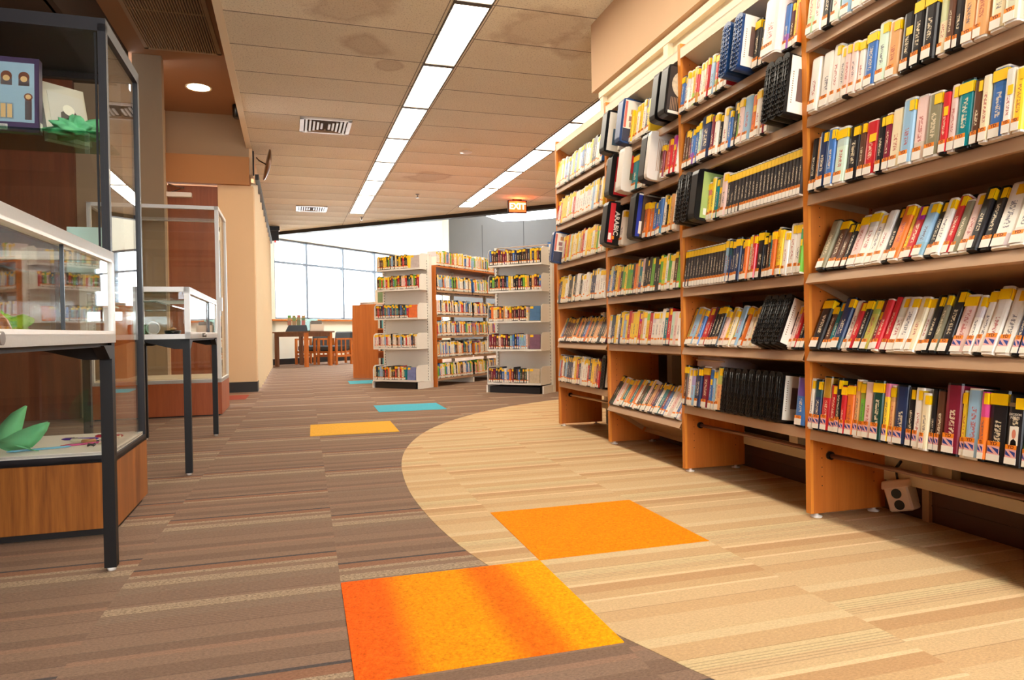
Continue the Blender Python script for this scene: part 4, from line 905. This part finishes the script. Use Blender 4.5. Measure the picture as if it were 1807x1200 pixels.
# ---- labels that single out each case ----
NEARW = ['in the']
def label_rows(REG, kindword, where):
    used = {}
    ent = []
    for key, items in REG.items():
        for i, (o, w, th, h, code) in enumerate(items):
            if code == 'X':
                o['label'] = 'charcoal %s with yellow top in the long matching set, %s' % (kindword, where(key)); o['group'] = 'matching charcoal set, %s' % where(key); o['category'] = kindword; continue
            lw = items[i-1][1] if i else 'upright'; rw = items[i+1][1] if i+1 < len(items) else 'upright'
            sz = 'slim ' if th < .024 else 'wide ' if th > .041 else ''
            if i == 0: s = 'left-end %s %s beside %s, %s' % (w, kindword, rw, where(key))
            elif i+1 == len(items): s = 'right-end %s %s beside %s, %s' % (w, kindword, lw, where(key))
            else: s = '%s%s %s between %s and %s, %s' % (sz, w, kindword, lw, rw, where(key))
            ent.append((o, s, w, i, key, code)); used[s] = used.get(s, 0)+1
    for o, s, w, i, key, code in ent:
        if used[s] > 1: s = '%s %s, %s from the left end, %s' % (w, kindword, (ords[i] if i < 20 else 'twenty-'+ords[i-20]), where(key))
        o['label'] = s; o['category'] = kindword; o['group'] = '%ss, %s' % (kindword, where(key))
label_rows(ROWREG, 'audiobook', lambda k: '%s of %s' % (shname[k[1]], bayname[k[0]]))
# ---------------- white steel shelving beyond ----------------
BOOKREG = {}; farrows = Rows(); rr = random.Random(21)
def end_display(F, name, label, zs, ys, top, key, pals, faceout, w=.70):
    c = thing('display_shelf', F, label, 'shelving unit', 'white steel end display units')
    MB().box(.02, -w/2+.02, .0, .30, w/2-.02, .075).build('kick_base', M['baseboard'], c)
    MB().box(.02, -w/2-.03, 0, .34, -w/2-.01, .09).build('foot_bar', M['white_metal'], c); MB().box(.02, w/2+.01, 0, .34, w/2+.03, .09).build('foot_bar', M['white_metal'], c)
    MB().box(.29, -w/2, .08, .31, w/2, top-.03).build('back_panel', M['white_metal'], c)
    m = MB()
    for y in (-w/2-.035, w/2): m.box(.27, y, 0, .33, y+.035, top)
    m.box(.27, -w/2-.035, top-.004, .33, w/2+.035, top); m.build('post', M['white_metal'], c)
    m = MB()
    for y in (-w/2-.005, w/2+.003):
        for k in range(44): m.box(.262, y, .1+k*.036, .2705, y+.003, .118+k*.036)
    m.build('slots', M['baseboard'], c)
    for i, (z, x0) in enumerate(zip(zs, ys)):
        sh = MB().box(x0, -w/2, z-.004, .29, w/2, z).box(x0, -w/2, z-.022, x0+.003, w/2, z).build('shelf', M['white_metal'], c)
        for y in (-w/2-.004, w/2):
            q = MB().poly([(x0, z-.02), (.29, z-.02), (.29, z+.19), (x0+.05, z+.19), (x0+.012, z+.17), (x0, z+.13)], (y, y+.004), 1).build('end_plate', M['white_metal'], sh)
        Fs = F @ T((x0+.012, 0, z)); y = w/2-.01; lo = -w/2+.01 + (.15 if faceout[i] else 0); items = rand_row(lo, y, pals[i], .022, .034, rr)
        for yy, th, cc in items:
            audiobook(Fs, yy-th/2, th, cc, (key, i), .17+rr.uniform(-.012, .014), .13, 0, 0, 'book', rr)
        if faceout[i]:
            t = thing('face_out_book', Fs @ T((0, -w/2+.085, .002)) @ RY(4), '%s book shown face-out at the right of the %s, %s' % (faceout[i][1], shname[i], name), 'book')
            MB().box(0, -.065, 0, .02, .065, .165).build('cover', plain('face_cover', faceout[i][0], .4, 0, .3, 30), t); MB().box(-.001, .02, .135, 0, .06, .16).build('genre_sticker', M['yellow'], t)
    return c
FA = T((1.10, 9.13, 0)) @ RZ(45)
end_display(FA, 'left end unit', 'white steel end display with five book shelves, the one beside the aqua tile', [1.563, 1.296, .917, .531, .112], [.11, .10, .05, .02, 0], 1.74, 'left white display',
            ['KKUAKRCUYG', 'PRGEKDUWRKY', 'HBDEENKUR', 'WDWPAWYNURBK', 'KAEFCRUTKWO'], [((190, 176, 170), 'grey and red'), None, ((232, 116, 60), 'orange'), None, ((120, 130, 180), 'violet and gold')])
FBk = T((2.31, 7.76, 0)) @ RZ(45)
end_display(FBk, 'right end unit', 'white steel end display with five book shelves, close to the oak bookcase', [1.505, 1.20, .842, .514, .122], [.06, .05, .03, .02, 0], 1.735, 'right white display',
            ['KKDUKYYCUBN', 'KBAKYWDGTCOK', 'CUOTNOWUDDK', 'KUABPWYKDDU', 'DUNOWCKNBUF'], [None, None, ((80, 120, 160), 'blue'), ((130, 90, 110), 'dusky pink'), ((200, 180, 150), 'sandy')])
def shelving_range(F, label, secs, zs, top, pals, key, indiv, wood=True):
    """F: x into the unit, y towards the near end; the near end is y=0"""
    c = thing('shelving_range', F, label, 'shelving unit', 'double-sided steel book ranges')
    Ls = secs*.92
    for s_ in range(secs+1):
        y = -s_*.92
        MB().box(.33, y-.015, 0, .37, y+.015, top).build('post', M['white_metal'], c)
        MB().box(.0, y-.015, 0, .7, y+.015, .07).build('foot_bar', M['white_metal'], c)
    MB().box(-.02, -Ls, top, .72, .02, top+.02).build('top_board', M['oak'], c)
    MB().box(-.02, .018, .0, .72, .036, top+.02).build('end_panel', M['oak'], c)
    for s_ in range(secs):
        ya, yb_ = -s_*.92-.018, -(s_+1)*.92+.018
        for r, z in enumerate(zs):
            if z > top: 
                Fs = F @ T((0, 0, z))
            else:
                MB().box(0, yb_, z-.004, .30, ya, z).box(0, yb_, z-.03, .003, ya, z).box(.40, yb_, z-.004, .70, ya, z).build('shelf', M['tan'] if r else M['white_metal'], c)
                Fs = F @ T((.0, 0, z)) @ RY(3)
            for yy, th, cc in rand_row(yb_, ya, pals[r % len(pals)], .022, .036, rr):
                h = .19+rr.uniform(-.025, .02)
                if indiv and s_ == 0: audiobook(Fs, yy-th/2, th, cc, (key, r), h, .14, .004, 0, 'book', rr)
                else: farrows.book(Fs, yy-th/2, th, h, .14, .004, cc, rr)
            if z < top and r < len(zs)-1:
                for yy, th, cc in rand_row(yb_, ya, pals[(r+2) % len(pals)], .03, .05, rr):
                    farrows.book(F @ T((.70, 0, z)) @ RZ(180) @ T((0, 0, 0)), -(yy-th/2), th, .2+rr.uniform(-.02, .02), .14, .004, cc, rr)
    return c
FRA = T((1.60, 9.02, 0)) @ RZ(135)
pr = ['NAGWYRWWBWCTPYWAW', 'WCOKNAWGKUWWBAW', 'WPRNAWWWKDWCWB', 'CWATRWBNGYWEWO', 'WKWEBAWTOWYCDU', 'YGKWPRWCDUWBT']
shelving_range(T((1.665, 9.125, 0)) @ RZ(135), 'long double-sided book range with oak end behind the left white display', 3, [1.61, 1.284, .957, .675, .393, .11], 1.585, pr, 'long range', True)
shelving_range(T((2.88, 7.78, 0)) @ RZ(135), 'book range glimpsed in the gap beside the oak bookcase', 2, [1.61, 1.284, .957, .675, .393, .11], 1.585, pr, 'range by oak bookcase', False)
tag(farrows.build('books'), 'distant tightly packed books filling the farther sections of the steel ranges', 'books', None, 'stuff')
label_rows(BOOKREG, 'book', lambda k: '')
reg2 = {k: v for k, v in ROWREG.items() if isinstance(k[0], str)}
label_rows(reg2, 'book', lambda k: '%s of %s' % (shname[k[1]], k[0]))
# ---------------- low wooden bookcase, table, chairs by the windows ----------------
FCb = T((.92, 11.42, 0)) @ RZ(45)
c = thing('low_bookcase', FCb, 'low oak bookcase with a plain wooden end behind the left white unit', 'bookcase')
MB().box(0, -.25, 0, .025, .26, 1.185).build('end_panel', M['oak'], c); MB().box(1.8, -.25, 0, 1.825, .26, 1.185).build('end_panel', M['oak'], c)
MB().box(.025, -.25, 1.16, 1.8, .26, 1.185).build('top_board', M['oak'], c); MB().box(.025, .2, .05, 1.8, .22, 1.16).build('back_panel', M['oak'], c)
for z in (.08, .44, .8): MB().box(.025, -.24, z-.02, 1.8, .2, z).build('shelf', M['oak'], c)
k = 0
for z in (.08, .44, .8):
    for i in range(4):
        b = thing('book', FCb @ T((.08+i*.045, -.13, z)), '%s book at the near end of the %s shelf in the low oak bookcase' % (['white', 'black', 'aqua', 'red'][i], {.08: 'lowest', .44: 'middle', .8: 'upper'}[z]), 'book')
        MB().box(-.018, -.1, 0, .018, .1, .24).build('cover', plain('spine_paint', [(230, 226, 216), (40, 40, 44), (110, 190, 200), (190, 60, 50)][i], .4), b); MB().box(-.014, .1, .004, .014, .101, .236).build('pages', M['label'], b)
def stack(F, n, w, d, cols_, lab, nm='magazine'):
    for i in range(n):
        o = thing(nm, F @ T((0, 0, i*.016)) @ RZ(i*23 % 17-8), lab % ords[i], nm, '%ss in a low pile' % nm)
        MB().box(-w/2, -d/2, .0005, w/2, d/2, .0155).build('cover', plain('paper_cover', cols_[i % len(cols_)], .4), o); MB().box(-w/2+.003, -d/2-.0005, .003, w/2+.0005, d/2-.003, .0125).build('pages', M['label'], o)
stack(FCb @ T((.25, .06, 1.186)), 3, .24, .3, [(230, 224, 214), (180, 190, 200), (240, 236, 226)], '%s magazine from below in the pile on the low oak bookcase')
b = thing('standing_book', FCb @ T((.2, -.16, 1.186)) @ RZ(0), 'white and green book standing open on the low oak bookcase', 'book')
MB().box(-.01, -.09, 0, .012, .09, .24).build('cover', M['label'], b); MB().box(-.0115, -.08, .03, -.0105, .04, .2).build('picture', plain('leaf_print', (120, 150, 110), .5, 0, .3, 20), b)
FT = T((.02, 15.93, 0)) @ RZ(45)        # near corner leg of the table; x away to the right, y away to the left
c = thing('reading_table', FT, 'dark oak reading table by the bright windows', 'table')
tw = wood('table_wood', (112, 72, 50), (134, 90, 64), .4)
MB().box(-.05, -.05, .755, .84, 1.0, .785).build('table_top', tw, c)
MB().box(0, 0, .67, .79, .03, .755).box(0, 0, .67, .03, .95, .755).box(.76, 0, .67, .79, .95, .755).box(0, .92, .67, .79, .95, .755).build('apron', tw, c)
for x in (-.01, .73):
    for y in (-.01, .89): MB().box(x, y, 0, x+.07, y+.07, .755).build('leg', M['oak'] if y < 0 else tw, c)
def chair(F, label, s=1):
    c = thing('lounge_chair', F @ Matrix.Scale(s, 4), label, 'chair', 'oak framed chairs around the reading table')
    for y in (-.30, .26):
        for x in (0, .5): MB().box(x, y, 0, x+.05, y+.04, .60 if x == 0 else .62).build('leg', M['oak'], c)
        MB().box(0, y, .58, .55, y+.04, .62).build('armrest', M['oak'], c); MB().box(.05, y+.005, .18, .5, y+.035, .23).build('side_rail', M['oak'], c)
        for x in (.18, .32): MB().box(x, y+.01, .23, x+.03, y+.03, .58).build('side_slat', M['oak'], c)
    MB().box(.04, -.26, .32, .5, .26, .45).build('seat', M['fabric'], c, None, .03)
    MB().box(.40, -.26, .42, .50, .26, .84).build('backrest', M['fabric'], c, T((.05, 0, 0)) @ RY(8), .03)
    MB().box(.03, -.26, .27, .52, .26, .32).build('seat_frame', M['oak'], c)
    return c
chair(T((1.16, 17.42, 0)) @ RZ(55), 'oak armchair with grey cushions next to the low bookcase')
chair(T((.47, 16.80, 0)) @ RZ(45), 'oak armchair with charcoal back behind the right table leg')
chair(T((-.02, 17.26, 0)) @ RZ(48), 'oak armchair with dark seat tucked under the table')
def bookend_rack(F, label, mat):
    t = thing('magazine_rack', F, label, 'magazine rack', 'racks of papers on the reading table')
    MB().poly([(-.02, 0), (.46, 0), (.44, .14), (.05, .14)], (0, .3), 1).build('tray', mat, t)
    r_ = random.Random(3)
    for i in range(4):
        for j in range(3):
            MB().box(.03+i*.1, .03+j*.09, .14, .11+i*.1, .05+j*.09, .24+j*.05+r_.random()*.05).build('leaflet', plain('leaflet_print', (150+r_.randint(-40, 60), 140+r_.randint(-30, 50), 110), .5, 0, .3, 30), t)
bookend_rack(FT @ T((.02, .62, .786)) @ RZ(-45), 'black stepped rack full of leaflets on the dark table', M['pvc_black'])
for i, (x, y, lb) in enumerate(((.40, .62, 'clear acrylic holder nearest the black leaflet rack'), (.42, .40, 'clear acrylic holder in the middle of the table'), (.56, .50, 'clear acrylic holder nearest the windows'))):
    t = thing('acrylic_holder', FT @ T((x, y, .786)) @ RZ(-45), lb, 'leaflet holder', 'clear holders on the reading table')
    MB().box(0, 0, 0, .22, .003, .28).box(0, .1, 0, .22, .103, .22).box(0, 0, 0, .22, .1, .004).build('holder', M['glass_edge'], t)
    MB().box(.01, .02, .005, .1, .05, .24).box(.11, .02, .005, .21, .06, .22).build('papers', plain('mixed_papers', (150, 124, 108), .6, 0, .4, 30), t)
bx_ = thing('paper_box', FT @ T((.30, .18, .786)) @ RZ(-45), 'white open box with papers at the near corner of the table', 'box')
MB().box(0, 0, 0, .3, .2, .006).box(0, 0, 0, .3, .006, .16).box(0, .194, 0, .3, .2, .2).box(0, 0, 0, .006, .2, .16).box(.294, 0, 0, .3, .2, .16).build('box_body', M['label'], bx_)
MB().box(.02, .03, .007, .26, .17, .24).build('papers', plain('grey_papers', (130, 128, 124), .7, 0, .3, 30), bx_)
